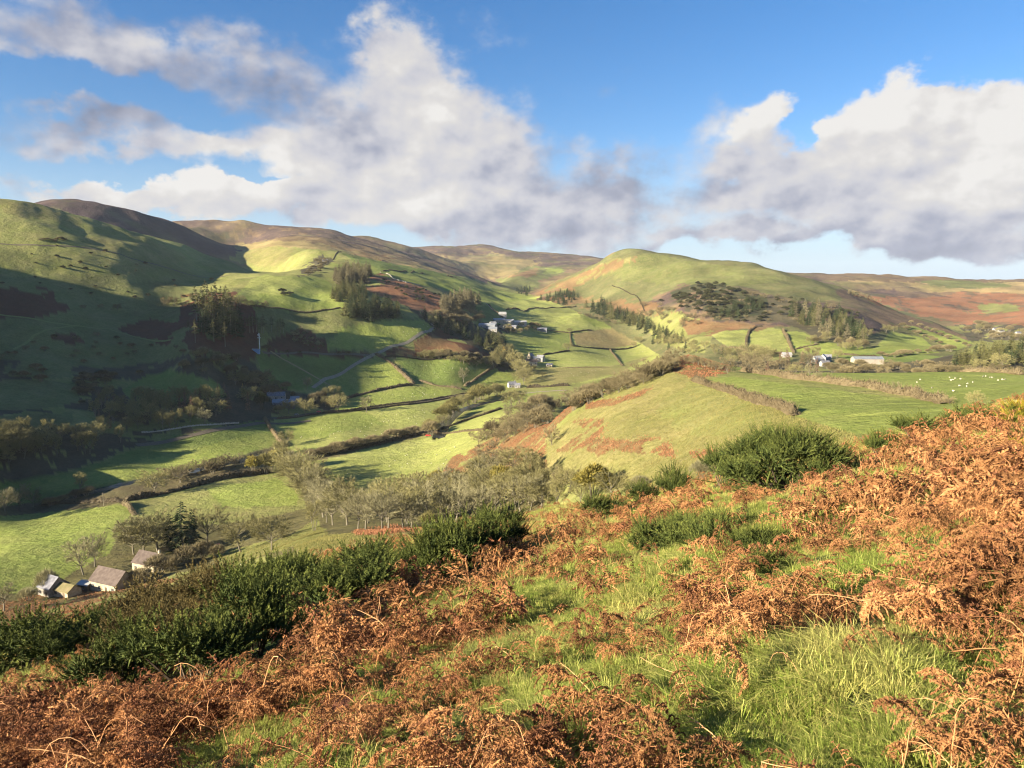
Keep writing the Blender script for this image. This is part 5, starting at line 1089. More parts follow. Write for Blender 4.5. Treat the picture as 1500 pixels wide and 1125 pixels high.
# ------------------------------------------------------------------ buildings, mast, posts, vehicles
def place(px, py, rmin):
    p, r = cast(px, py, rmin); return p
def quad_mesh(name, V, Q, mat):
    mb = MB(); mb.add(V, [t for q in Q for t in ((q[0], q[1], q[2]), (q[0], q[2], q[3]))]); return mb.mesh(name, MT[mat])
def house(px, py, ln, wd, ev, rg, rot, wallm, roofm, label, cat='house', chim=(), win=3, door=True, rmin=200, name=None, over=.3, at=None):
    p = place(px, py, rmin) if at is None else at
    e = bpy.data.objects.new(name or 'stone_house', None); COL.objects.link(e); e.location = (p[0], p[1], p[2] - .1); e.rotation_euler = (0, 0, math.radians(rot))
    l, w = ln / 2, wd / 2; f = -2.5
    V = [(-l, -w, f), (l, -w, f), (l, w, f), (-l, w, f), (-l, -w, ev), (l, -w, ev), (l, w, ev), (-l, w, ev), (-l, 0, rg - .05), (l, 0, rg - .05)]
    mb = MB(); mb.add(V, [(0, 1, 5), (0, 5, 4), (2, 3, 7), (2, 7, 6), (3, 0, 4), (3, 4, 7), (1, 2, 6), (1, 6, 5), (4, 8, 7), (5, 6, 9)])
    obj('wall', mb.mesh('wall', MT[wallm]), e)
    sl = (rg - ev) / w; a = l + over; b = w + over; t = .14
    R = MB()
    for s in (-1, 1):
        zl = ev - sl * over + .06; zr = rg + .06
        Vr = [(-a, s * b, zl), (a, s * b, zl), (a, 0, zr), (-a, 0, zr), (-a, s * b, zl + t), (a, s * b, zl + t), (a, 0, zr + t), (-a, 0, zr + t)]
        Q = [(0, 3, 2, 1), (4, 5, 6, 7), (0, 1, 5, 4), (1, 2, 6, 5), (2, 3, 7, 6), (3, 0, 4, 7)]
        R.add(Vr, [x for q in Q for x in ((q[0], q[1], q[2]), (q[0], q[2], q[3]))])
    rf = obj('roof', R.mesh('roof', MT[roofm]), e)
    for cx in chim:
        m = MB(); m.box((cx - .4, -.35, rg - .6), (cx + .4, .35, rg + 1.1)); m.box((cx - .47, -.42, rg + 1.1), (cx + .47, .42, rg + 1.22)); m.box((cx - .15, -.15, rg + 1.22), (cx + .15, .15, rg + 1.6))
        obj('chimney', m.mesh('chimney', MT[wallm]), rf)
    for k in range(win):
        x = -l + ln * (k + .5) / win
        if door and k == win // 2:
            m = MB(); m.box((x - .5, -w - .04, 0), (x + .5, -w + .05, 2.0)); obj('door', m.mesh('door', MT['wood']), e); continue
        h0 = 1.0
        m = MB(); m.box((x - .55, -w - .05, h0), (x + .55, -w + .05, h0 + 1.1)); o = obj('window', m.mesh('window', MT['glass']), e)
        m = MB(); m.box((x - .65, -w - .10, h0 - .12), (x + .65, -w - .0, h0 - .01)); m.box((x - .03, -w - .07, h0), (x + .03, -w - .045, h0 + 1.1)); obj('frame', m.mesh('frame', MT['render']), o)
    tag(e, label, cat); return e
house(166, 861, 13, 8, 3.3, 7.0, -24, 'sandstone', 'tile', 'stone house with a brown tiled roof, nearest of the pair below the gorse', win=4, rmin=200)
house(222, 834, 11, 7.5, 3.4, 6.8, -24, 'sandstone', 'tile', 'brown roofed stone house with a chimney, the farther of the pair', chim=(4.6,), win=3, rmin=200)
house(79, 869, 6.5, 7, 3.2, 6.4, -28, 'stone', 'slate', 'small slate roofed house behind the pinkish bush', win=2, rmin=200)
house(98, 871, 8, 5, 2.3, 4.0, -24, 'sandstone', 'moss', 'low outbuilding with a mossy olive roof', 'shed', win=2, rmin=200, name='outbuilding')
house(128, 863, 4.6, 3.8, 2.3, 3.0, -20, 'wood', 'tin', 'tiny shed with a pale blue sheet roof beside the stone house', 'shed', win=1, door=False, rmin=200, name='garden_shed')
house(416, 594, 20, 10, 3.6, 6.0, 14, 'slate', 'tin_blue', 'long shed with a blue grey sheet roof in the shaded hamlet', 'barn', win=4, rmin=400, name='farm_shed')
house(405, 584, 16, 8, 3.4, 6.4, 10, 'stone', 'slate', 'dark slate house behind the blue grey shed', win=3, rmin=400, chim=(-6,))
house(432, 588, 8, 6, 3.0, 5.0, 14, 'render', 'tin_blue', 'small pale building at the right end of the blue grey shed', win=2, rmin=400, name='farm_building')
house(750, 567, 9, 6, 3.4, 6.2, 20, 'render', 'slate', 'white cottage on the left of the pair by the lane', win=3, rmin=400, chim=(3.6,), name='white_cottage')
house(758, 568, 6, 5, 3.2, 5.4, 0, 'render', 'slate', 'smaller white cottage on the right of the pair by the lane', win=2, rmin=400, name='white_cottage')
house(775, 534, 20, 10, 4.0, 7.0, 4, 'stone', 'tile', 'long brown roofed barn of the lower farm', 'barn', win=4, rmin=500, name='barn')
house(777, 527, 9, 7, 5.0, 8.5, 60, 'sandstone', 'slate', 'tall gabled farmhouse behind the long brown barn', win=2, rmin=500, chim=(-3.5,), name='farmhouse')
house(792, 529, 9, 7, 5.0, 8.0, -30, 'render', 'slate', 'white gabled house at the right of the lower farm', win=2, rmin=500, name='white_house')
house(785, 529, 8, 6, 4.0, 6.0, 15, 'render', 'tin', 'pale low shed between barn and white gabled house', 'shed', win=2, rmin=500, name='farm_shed')
house(805, 537, 8, 5, 2.6, 4.2, -20, 'sandstone', 'slate', 'small byre at the front right of the lower farm', 'shed', win=2, rmin=500, name='byre')
for x, y, l, w, ev, rg, ro, wm, rm_, lb, nm in [
   (736, 464, 12, 8, 4.5, 8, 10, 'render', 'tin', 'white cottage by the track above the larger farm', 'white_cottage'), (714, 480, 24, 12, 4, 6.5, -8, 'tin_blue', 'tin_blue', 'blue grey cattle shed at the left of the larger farm', 'cattle_shed'),
   (722, 478, 9, 8, 4.5, 7, 30, 'render', 'tin', 'white gabled shed beside the blue grey cattle shed', 'farm_shed'), (731, 473, 18, 10, 4.5, 7.5, 15, 'plaster_pink', 'tin', 'pale barn at the back left of the larger farm', 'barn'),
   (745, 474, 16, 9, 4.5, 7, -10, 'render', 'tin', 'pale roofed barn at the back middle of the larger farm', 'barn'), (759, 476, 26, 12, 4.5, 7, 5, 'tin', 'tin', 'widest pale sheet roofed barn of the larger farm', 'barn'),
   (751, 483, 12, 8, 4, 7, -15, 'render', 'slate', 'white farmhouse at the front of the larger farm', 'farmhouse'), (738, 481, 10, 10, 4, 6, 40, 'sandstone', 'moss', 'tan roofed byre in the yard of the larger farm', 'byre'),
   (722, 485, 12, 7, 3.5, 6, 0, 'render', 'tin_blue', 'low white shed below the cattle shed', 'farm_shed'), (794, 485, 16, 9, 3.4, 5.5, -6, 'slate', 'slate', 'dark slate shed at the right of the larger farm', 'farm_shed')]:
    house(x, y, l, w, ev, rg, ro, wm, rm_, lb, 'barn' if 'barn' in nm or 'shed' in nm else 'house', win=3, rmin=700, name=nm)
house(1270, 532, 27, 10, 4.4, 6.4, -3, 'plaster_pink', 'tin_blue', 'very long pale barn alone in the field beside the valley trees', 'barn', win=0, door=False, rmin=500, name='long_barn')
for x, y, l, w, ev, rg, ro, rm_, lb in [(1197, 532, 9, 6, 4, 7, 20, 'tin', 'pale roofed shed at the left of the valley farm cluster'), (1205, 531, 7, 6, 5, 8, 60, 'tin_blue', 'white gabled house in the middle of the valley farm cluster'), (1211, 529, 8, 6, 4, 6.5, -20, 'slate', 'slate roofed house at the right of the valley farm cluster'),
                               (1208, 536, 8, 5, 3, 5, 10, 'slate', 'low slate building at the front of the valley farm cluster'), (1152, 523, 10, 5, 3, 5, 0, 'tin', 'long white shed alone among the valley trees')]:
    house(x, y, l, w, ev, rg, ro, 'render', rm_, lb, 'house' if 'house' in lb else 'shed', win=2, rmin=500, name='farm_house' if 'house' in lb else 'farm_shed')
for x, y, l, lb in [(1460, 485, 16, 'long white cottage on the wooded slope below the far moor'), (1466, 488, 11, 'white outhouse just below the long white cottage'), (1491, 491, 8, 'tiny white cottage farthest right below the moor')]:
    house(x, y, l, 7, 4.5, 7, 5, 'render', 'slate', lb, win=2, rmin=1000, name='white_cottage')
house(476, 385, 9, 6, 3.5, 6, 10, 'render', 'slate', 'tiny white cottage high in the gully above the knoll', win=2, rmin=900, name='white_cottage')
# mast
p = place(380.5, 513, 500); e = bpy.data.objects.new('radio_mast', None); COL.objects.link(e); e.location = p
m = MB(); m.tube([(0, 0, -.5), (0, 0, 8), (0, 0, 17)], [.55, .5, .42], 10); obj('pole', m.mesh('pole', MT['steel'], True), e)
for k, (dx, dz) in enumerate([(-.75, 15.8), (.75, 15.8), (-.85, 13.0), (.85, 13.0), (0, 17.2)]):
    m = MB(); P = [(dx, -.5, dz), (dx, -.75, dz), (dx, -.9, dz)]
    m.tube(P, [.25, .75, .8], 10); m.tube([(dx, -.9, dz), (dx, -.91, dz)], [.8, .02], 10); m.tube([(dx, -.5, dz), (dx * .3, 0, dz)], [.1, .1], 5); obj('dish', m.mesh('dish', MT['steel'], True), e)
tag(e, 'white radio mast with round dishes on the dark hillside', 'mast')
house(375, 515, 7.5, 3, 2.4, 2.9, 0, 'bluepaint', 'tin_blue', 'blue grey cabin at the foot of the radio mast', 'shed', win=0, door=True, rmin=500, name='equipment_cabin')
# telegraph pole and stakes
def pole(px, py, hpx, label, rmin):
    p = place(px, py, rmin); _, _, d = project(p[None]); h = hpx * float(d[0]) / F
    e = bpy.data.objects.new('telegraph_pole', None); COL.objects.link(e); e.location = p
    m = MB(); m.tube([(0, 0, -.4), (0, 0, h / 2), (0, 0, h)], [.16, .14, .11], 8); obj('pole', m.mesh('pole', MT['bark_pale'], True), e)
    m = MB(); m.box((-.7, -.16, h - .7), (.7, -.05, h - .58)); obj('crossarm', m.mesh('crossarm', MT['wood']), e)
    tag(e, label, 'pole')
pole(152, 741, 20, 'telegraph pole standing in the hedge above the bright field', 200)
pole(693, 482, 9, 'thin telegraph pole beside the shaded wooded gully', 600)
def stake(px, py, h, r0, lean, label, rmin, rmax=95):
    p = place(px, py, rmin)
    m = MB(); m.tube([(0, 0, -.4), (-lean * .5, 0, h * .5), (-lean, 0, h), (-lean - .01, 0, h + .03)], [r0, r0 * .98, r0 * .95, r0 * .55], 10)
    o = obj('fence_post', m.mesh('fence_post', MT['post'], True)); o.location = p; tag(o, label, 'post'); return p
stake(42, 922, 1.05, .055, .16, 'leaning pale wooden post in the rust coloured bracken', 15)
stake(160, 873, 1.0, .06, .03, 'short pale post at the top of the bracken by the brown gorse', 15)
# small vehicles
def car(px, py, rot, paint, label, rmin, s=1.0, cat='car', name='parked_car'):
    p = place(px, py, rmin); e = bpy.data.objects.new(name, None); COL.objects.link(e); e.location = (p[0], p[1], p[2] + .02); e.rotation_euler = (0, 0, math.radians(rot)); e.scale = (s, s, s)
    prof = [(-2.0, .35), (-2.05, .75), (-1.9, .95), (-1.2, 1.0), (-.75, 1.45), (.75, 1.48), (1.45, 1.02), (2.0, .9), (2.05, .35)]
    n = len(prof); V = [(x, s_ * (.85 if z < 1.05 else .68), z) for s_ in (-1, 1) for x, z in prof]; T = []
    for i in range(n):
        j = (i + 1) % n; T += [(i, n + i, n + j), (i, n + j, j)]
    for i in range(1, n - 1): T += [(0, i, i + 1), (n, n + i + 1, n + i)]
    m = MB(); m.add(V, T); obj('body', m.mesh('body', MT[paint]), e)
    m = MB()
    for s_ in (-1, 1): m.add([(-1.0, s_ * .80, 1.05), (1.2, s_ * .80, 1.07), (.7, s_ * .705, 1.42), (-.7, s_ * .705, 1.40)], [(0, 1, 2), (0, 2, 3)] if s_ < 0 else [(0, 2, 1), (0, 3, 2)])
    obj('window', m.mesh('window', MT['glass']), e)
    for x in (-1.25, 1.25):
        for s_ in (-.8, .8):
            m = MB(); m.tube([(x, s_ - .1, .32), (x, s_ - .09, .32), (x, s_ + .09, .32), (x, s_ + .1, .32)], [.05, .32, .32, .05], 12); obj('wheel', m.mesh('wheel', MT['tyre']), e)
    tag(e, label, cat)
car(627, 639, 10, 'red', 'small red vehicle on the lane beside the round brown bush', 250)
car(467, 604, 20, 'red', 'red vehicle parked under the tan trees of the hamlet', 400)
car(434, 608, 10, 'render', 'white vehicle parked beside the lane in the hamlet', 400)
p = place(319, 802, 130); e = bpy.data.objects.new('farm_trailer', None); COL.objects.link(e); e.location = p; e.rotation_euler = (0, 0, .5)
m = MB(); m.box((-.8, -.5, .45), (.8, .5, 1.55)); m.box((-.84, -.54, 1.55), (.84, .54, 1.62)); obj('body', m.mesh('body', MT['redrust']), e)
m = MB(); m.box((.8, -.05, .5), (1.7, .05, .58)); obj('drawbar', m.mesh('drawbar', MT['dark']), e)
for s_ in (-.6, .6):
    m = MB(); m.tube([(0, s_ - .08, .3), (0, s_ - .07, .3), (0, s_ + .07, .3), (0, s_ + .08, .3)], [.05, .3, .3, .05], 12); obj('wheel', m.mesh('wheel', MT['tyre']), e)
tag(e, 'faded red box standing in the scrub left of the domed trees', 'trailer')
# the stream in its bed
for pts, lb in zip(RIVER, ('', '')):
    q, L = ground_line(pts, 250, 2.0); d = np.gradient(q, axis=0); d /= np.linalg.norm(d, axis=1, keepdims=True); nn = np.stack([-d[:, 1], d[:, 0]], -1)
    z = height(q[:, 0], q[:, 1]); z = np.convolve(np.pad(z, 6, 'edge'), np.ones(13) / 13, 'valid') - .75
    rows_ = [np.concatenate([q + nn * o_, z[:, None]], 1) for o_ in (-6.5, -3, 0, 3, 6.5)]
    V = np.stack(rows_, 1); n_, k_ = V.shape[:2]; ii = np.arange(n_ * k_).reshape(n_, k_)
    me = mesh_from('river', V.reshape(-1, 3), np.stack([ii[:-1, :-1], ii[1:, :-1], ii[1:, 1:], ii[:-1, 1:]], -1).reshape(-1, 4))
    if not bpy.data.materials.get('river_water'):
        m = bpy.data.materials.new('river_water'); m.use_nodes = True; b = m.node_tree.nodes['Principled BSDF']; b.inputs['Base Color'].default_value = (.035, .04, .04, 1); b.inputs['Roughness'].default_value = .12
        t = m.node_tree.nodes.new('ShaderNodeTexNoise'); t.inputs['Scale'].default_value = 40; t.inputs['Detail'].default_value = 5; bp = m.node_tree.nodes.new('ShaderNodeBump'); bp.inputs['Strength'].default_value = .5; bp.inputs['Distance'].default_value = .3
        m.node_tree.links.new(t.outputs[0], bp.inputs['Height']); m.node_tree.links.new(bp.outputs[0], b.inputs['Normal'])
    me.materials.append(bpy.data.materials['river_water']); o = obj('river', me); o['kind'] = 'structure'
# ------------------------------------------------------------------ sheep: one skinned body
def sheep_mesh():
    bm_v = [(0, 0, .62), (-.28, 0, .66), (.30, 0, .64), (-.45, 0, .62), (.48, 0, .66), (.60, 0, .58), (.74, 0, .42)]
    ed = [(0, 1), (0, 2), (1, 3), (2, 4), (4, 5), (5, 6)]; rad = [.30, .30, .27, .16, .13, .10, .06]
    for sx, root in ((-.30, 1), (.32, 2)):
        for sy in (-1, 1):
            a = len(bm_v); bm_v += [(sx, sy * .14, .36), (sx, sy * .14, .02)]; ed += [(root, a), (a, a + 1)]; rad += [.07, .045]
    me = bpy.data.meshes.new('sheep_body'); me.from_pydata(bm_v, ed, []); o = bpy.data.objects.new('tmp_body', me); COL.objects.link(o)
    md = o.modifiers.new('skin', 'SKIN'); ss = o.modifiers.new('sub', 'SUBSURF'); ss.levels = ss.render_levels = 1
    for v, r_ in zip(me.skin_vertices[0].data, rad): v.radius = (r_, r_)
    me.skin_vertices[0].data[0].use_root = True
    dg = bpy.context.evaluated_depsgraph_get(); out = bpy.data.meshes.new_from_object(o.evaluated_get(dg)); out.name = 'sheep'
    bpy.data.objects.remove(o); out.materials.clear(); out.materials.append(MT['wool']); return out
SHEEP = sheep_mesh()
def sheep(px, py, label, group, rmin=110, s=1.0):
    p = place(px, py, rmin); o = obj('sheep', SHEEP); o.location = p; o.rotation_euler = (0, 0, TR.choice([0, math.pi]) + TR.uniform(-.9, .9)); k = s * TR.uniform(.32, .40) * (1.0 if rmin < 200 else 1.45); o.scale = (k, k, k)
    tag(o, label, 'sheep', group)
for x, y in [(1391, 554), (1393, 558), (1399, 555), (1396, 557), (1407, 556), (1440, 552.5), (1444, 552), (1450, 554), (1453, 554), (1462, 558), (1468, 557), (1472, 557), (1348, 557), (1343, 561), (1365, 569), (1396, 574), (1405, 566), (1417, 563), (1416, 567), (1425, 561), (1151, 544.5), (1160, 544.5), (1150, 547)]:
    sheep(x, y, 'white sheep grazing on the green shoulder field', 'sheep on the shoulder field', 110, 1.15)
def flock(poly, n, label, group, rmin, s=1.2):
    xs = [q[0] for q in poly]; ys = [q[1] for q in poly]; k = 0
    while k < n:
        x = TR.uniform(min(xs), max(xs)); y = TR.uniform(min(ys), max(ys))
        if in_poly(np.array([x]), np.array([y]), poly)[0]: sheep(x, y, label, group, rmin, s); k += 1
flock([(430, 640), (470, 622), (530, 610), (620, 600), (690, 592), (640, 612), (540, 645), (470, 655)], 42, 'white sheep in the long field below the lane', 'sheep below the lane', 250)
flock([(500, 695), (560, 670), (690, 646), (650, 680), (620, 705)], 20, 'white sheep in the limy field with tree shadows', 'sheep in the limy field', 250)
flock([(520, 594), (560, 580), (640, 572), (650, 578), (560, 590)], 14, 'white sheep in the narrow field above the lane', 'sheep above the lane', 350)
flock([(590, 538), (650, 532), (690, 536), (660, 555), (615, 552)], 14, 'white sheep on the deep green field', 'sheep on the deep green field', 400)
flock([(770, 552), (880, 540), (910, 536), (800, 560)], 12, 'white sheep in the pale field beside the lower farm', 'sheep beside the lower farm', 500)
flock([(842, 515), (890, 515), (900, 530), (850, 532)], 14, 'white sheep under the brown field', 'sheep under the brown field', 500)
flock([(590, 480), (628, 474), (625, 486), (590, 494)], 14, 'white sheep inside the bend of the road', 'sheep in the road bend', 500)
flock([(940, 500), (975, 512), (960, 522), (925, 518)], 10, 'white sheep below the long shelter belt', 'sheep below the shelter belt', 600)
flock([(690, 420), (760, 436), (700, 436), (660, 420)], 8, 'white sheep on the high far pasture', 'sheep on the high pasture', 900)
for x, y, l in [(243, 741, 'white sheep at the left end of the dull field by the spruces'), (196, 749, 'white sheep beside the short hedge by the bright field'), (341, 820, 'white sheep in the rough pasture above the dark gorse'), (353, 828, 'white lamb nearest the dark gorse in rough pasture')]:
    sheep(x, y, l, None, 130, 1.2)

# ------------------------------------------------------------------ lanes and paths laid on the ground
ROADC = dict(track=('pale_lane', (.21, .18, .125), (.28, .245, .175)), darkpath=('dark_track', (.10, .085, .06), (.15, .12, .08)), rough=('worn_path', (.20, .17, .08), (.27, .22, .11)), meadow=('grass_track', (.15, .18, .05), (.20, .21, .07)))
RMAT = {k: material(v[0], v[1], v[2], scale=.5, tone=False, objvary=0) for k, v in ROADC.items()}
for kind, hw, pts in TRACKS:
    q, L = ground_line(pts, 250, 1.5); d = np.gradient(q, axis=0); d /= np.linalg.norm(d, axis=1, keepdims=True) + 1e-9; nn = np.stack([-d[:, 1], d[:, 0]], -1)
    cols = [q + nn * o_ * hw for o_ in (-1, -.5, 0, .5, 1)]
    V = np.stack([np.concatenate([c, (height(c[:, 0], c[:, 1]) + .22)[:, None]], 1) for c in cols], 1); n_, k_ = V.shape[:2]; ii = np.arange(n_ * k_).reshape(n_, k_)
    me = mesh_from('lane', V.reshape(-1, 3), np.stack([ii[:-1, :-1], ii[1:, :-1], ii[1:, 1:], ii[:-1, 1:]], -1).reshape(-1, 4)); me.materials.append(RMAT[kind])
    o = obj('lane' if kind in ('track', 'darkpath') else 'path', me); o['kind'] = 'structure'
# ------------------------------------------------------------------ the slope we stand on: gorse, bracken, grass
def gorse_mesh(name, seed, mat, plumes=210, hgt=.72, spines=70):
    """a spiny dome about one unit wide; every plume a shoot set with spines"""
    rng = np.random.default_rng(seed); cr = MB(); tr = MB(); SH = 1.0 if plumes < 600 else .42
    lob = [(0, 0, .26, .30)] + [(r_ * math.cos(t), r_ * math.sin(t), rng.uniform(.10, .42), rng.uniform(.13, .22)) for t, r_ in zip(np.arange(9) * 2.4 + rng.normal(0, .3, 9), rng.uniform(.12, .36, 9))]
    if plumes > 600: lob = [(0, 0, .02, .43)] * 6 + [(.36 * math.cos(t) * c, .36 * math.sin(t) * c, .02 + .30 * math.sqrt(max(0, 1 - c * c)) , rng.uniform(.09, .15)) for t, c in zip(np.arange(16) * 2.4, np.sqrt(np.linspace(.04, 1, 16)))]
    for k in range(plumes):
        lx, ly, lz, lr = lob[rng.integers(len(lob))]
        q = unit(rng.normal(size=3)); q[2] = abs(q[2]) * 1.1 - .22; q = unit(q)
        foot = np.array([lx, ly, lz * hgt / .72]) + q * np.array([lr, lr, lr * hgt]) * rng.uniform(.62, .98)
        if foot[2] < .02: foot[2] = .02
        d = unit(q * .75 + np.array([0, 0, .75]) + rng.normal(0, .28, 3)); L = rng.uniform(.12, .27) * SH
        u = rng.uniform(0, 1, spines) ** .8; P = foot + d * (u * L)[:, None]
        s = unit(np.cross(d, rng.normal(size=(spines, 3)))); D = unit(s * (1.0 - .55 * u)[:, None] + d * .75) * (rng.uniform(.022, .042, (spines, 1)) * (1.25 - .75 * u)[:, None] * SH)
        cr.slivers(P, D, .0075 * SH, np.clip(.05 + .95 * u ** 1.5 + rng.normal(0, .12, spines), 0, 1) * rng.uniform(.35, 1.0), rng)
    n = 2600
    q = unit(rng.normal(size=(n, 3))); q[:, 2] = np.abs(q[:, 2]); li = rng.integers(0, len(lob), n); Lb = np.array(lob)[li]
    P = Lb[:, :3] * np.array([1, 1, hgt / .72]) + q * Lb[:, 3:4] * np.array([1, 1, hgt]) * rng.uniform(.3, .8, (n, 1))
    cr.slivers(P, unit(q + rng.normal(0, .5, q.shape)) * rng.uniform(.04, .09, (n, 1)), .016, rng.uniform(0, .35, n), rng)
    for lx, ly, lz, lr in lob:
        tt = np.linspace(0, 1, 4)[:, None]; tr.tube(np.array([lx * .2, ly * .2, -.06]) * (1 - tt) + np.array([lx, ly, lz]) * tt, [.016, .013, .009, .005], 5, .5)
    for k in range(26):
        a = rng.uniform(0, 6.28); r0 = rng.uniform(.1, .45); b = np.array([r0 * math.cos(a), r0 * math.sin(a), rng.uniform(.02, .15)]); cr.tube([b, b + unit(rng.normal(size=3) + np.array([0, 0, 1.2])) * .18], [.005, .002], 3, .5)  # loose dead sticks, counted with the foliage and in its material
    return tr.mesh(name + '_stem', MT['wood']), cr.mesh(name + '_foliage', MT[mat])
GM = {'green': [gorse_mesh('gorse', 200 + i, 'gorse') for i in range(4)], 'brown': [gorse_mesh('gorse', 220 + i, 'gorse_brown') for i in range(2)], 'yellow': [gorse_mesh('gorse', 230, 'gorse_yellow')],
      'low': [gorse_mesh('gorse', 240 + i, 'gorse', 240, .5) for i in range(2)], 'big': [gorse_mesh('gorse', 250, 'gorse', 2300, .76, 30)]}
def gorse(kind, px, py, wpx, hpx, label, group=None, rmin=.8):
    p, r = cast(px, py, rmin); _, _, d = project(p[None]); s = float(d[0]) / F
    c = COUNT.get('g' + kind, 0); COUNT['g' + kind] = c + 1
    t, f = GM[kind][c % len(GM[kind])]
    e = bpy.data.objects.new('gorse_bush', None); COL.objects.link(e); e.location = (p[0], p[1], p[2] - .03); e.rotation_euler = (0, 0, TR.uniform(0, 6.28))
    w = wpx * s * (1.0 if px > 800 else TR.uniform(.74, .98)); h = hpx * s / .62; e.scale = (w, w, min(h, w * 1.9)) if px > 800 else (w, w, min(h * TR.uniform(.68, 1.05), w * 1.2))
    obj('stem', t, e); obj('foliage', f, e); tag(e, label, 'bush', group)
    FOOT.append((p[0], p[1], w * .46)); return e
FOOT = []
NEARG = 'gorse bushes on the near slope'
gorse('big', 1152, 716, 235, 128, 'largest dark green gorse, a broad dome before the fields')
gorse('green', 1062, 716, 90, 62, 'dark gorse leaning on the left side of the largest dome')
gorse('green', 985, 728, 66, 48, 'gorse tuft standing alone left of the largest dome')
gorse('green', 942, 738, 60, 34, 'low gorse below the silvery bush at the spur foot')
gorse('green', 880, 760, 66, 40, 'gorse at the far edge of the straw grass')
gorse('green', 1292, 672, 66, 44, 'shaded dark gorse just right of the largest dome')
gorse('green', 1345, 646, 100, 42, 'flat topped gorse on the skyline of the near slope')
gorse('green', 1412, 628, 76, 34, 'gorse on the skyline left of the yellow one')
gorse('green', 1452, 622, 50, 28, 'small gorse touching the yellow flowering one')
gorse('yellow', 1492, 622, 60, 42, 'yellow flowering gorse at the right edge of the slope')
gorse('yellow', 1482, 664, 46, 26, 'small yellow gorse sunk in the rust bracken')
for x, y, w, h, l in [(1030, 800, 120, 64, 'low sunlit gorse in the middle of the grass'), (968, 806, 100, 54, 'low sunlit gorse left of the middle one'), (1100, 812, 100, 56, 'low sunlit gorse right of the middle one'), (1075, 780, 90, 44, 'low gorse behind the middle one'), (1000, 778, 80, 40, 'small gorse behind the left low one'), (1135, 838, 80, 40, 'trailing gorse at the edge of the shaded hollow')]:
    gorse('low', x, y, w, h, l)
for x, y, w, h, k, l in [
  (35, 985, 200, 96, 'green', 'dark gorse at the left edge above the bracken'), (128, 950, 150, 62, 'green', 'dark low gorse right of the leaning post'), (95, 965, 120, 55, 'green', 'small dark gorse between the two at the left'),
  (215, 905, 170, 80, 'brown', 'brown tipped gorse at the far left of the brown patch'), (285, 890, 160, 76, 'brown', 'brown tipped gorse in the middle of the brown patch'), (345, 875, 130, 64, 'brown', 'brown tipped gorse at the right of the brown patch'), (190, 940, 130, 66, 'brown', 'olive brown gorse nearest the leaning post'), (255, 930, 140, 76, 'brown', 'olive brown gorse behind the bright green one'),
  (185, 1015, 200, 120, 'green', 'green gorse at the left of the bright patch'), (285, 1000, 220, 150, 'green', 'bright green gorse, the fullest of the left mass'), (370, 960, 190, 130, 'green', 'green gorse right of the fullest one'),
  (400, 890, 150, 84, 'green', 'upright gorse on the skyline above the bracken stems'), (455, 905, 180, 104, 'green', 'dense gorse in the middle of the dark bank'), (430, 858, 120, 58, 'green', 'gorse tuft sticking above the pasture strip'), 
  (525, 880, 170, 96, 'green', 'gorse behind the tall dead bracken'), (545, 840, 130, 56, 'green', 'sunlit gorse in front of the orange grass'), (600, 862, 140, 90, 'green', 'tall gorse near the middle of the bank'), (650, 850, 130, 90, 'green', 'shaded gorse right of the tall one'), (700, 830, 140, 90, 'green', 'sunlit topped gorse at the right end of the bank'), (745, 805, 110, 66, 'green', 'last gorse of the bank towards the straw grass'), (665, 795, 110, 50, 'green', 'far gorse in front of the bare wood'), (720, 780, 90, 40, 'green', 'small far gorse under the bare wood'), (480, 850, 80, 40, 'green', 'little gorse beside the orange grass')]:
    gorse(k, x, y, w, h, l, None, 3.0)
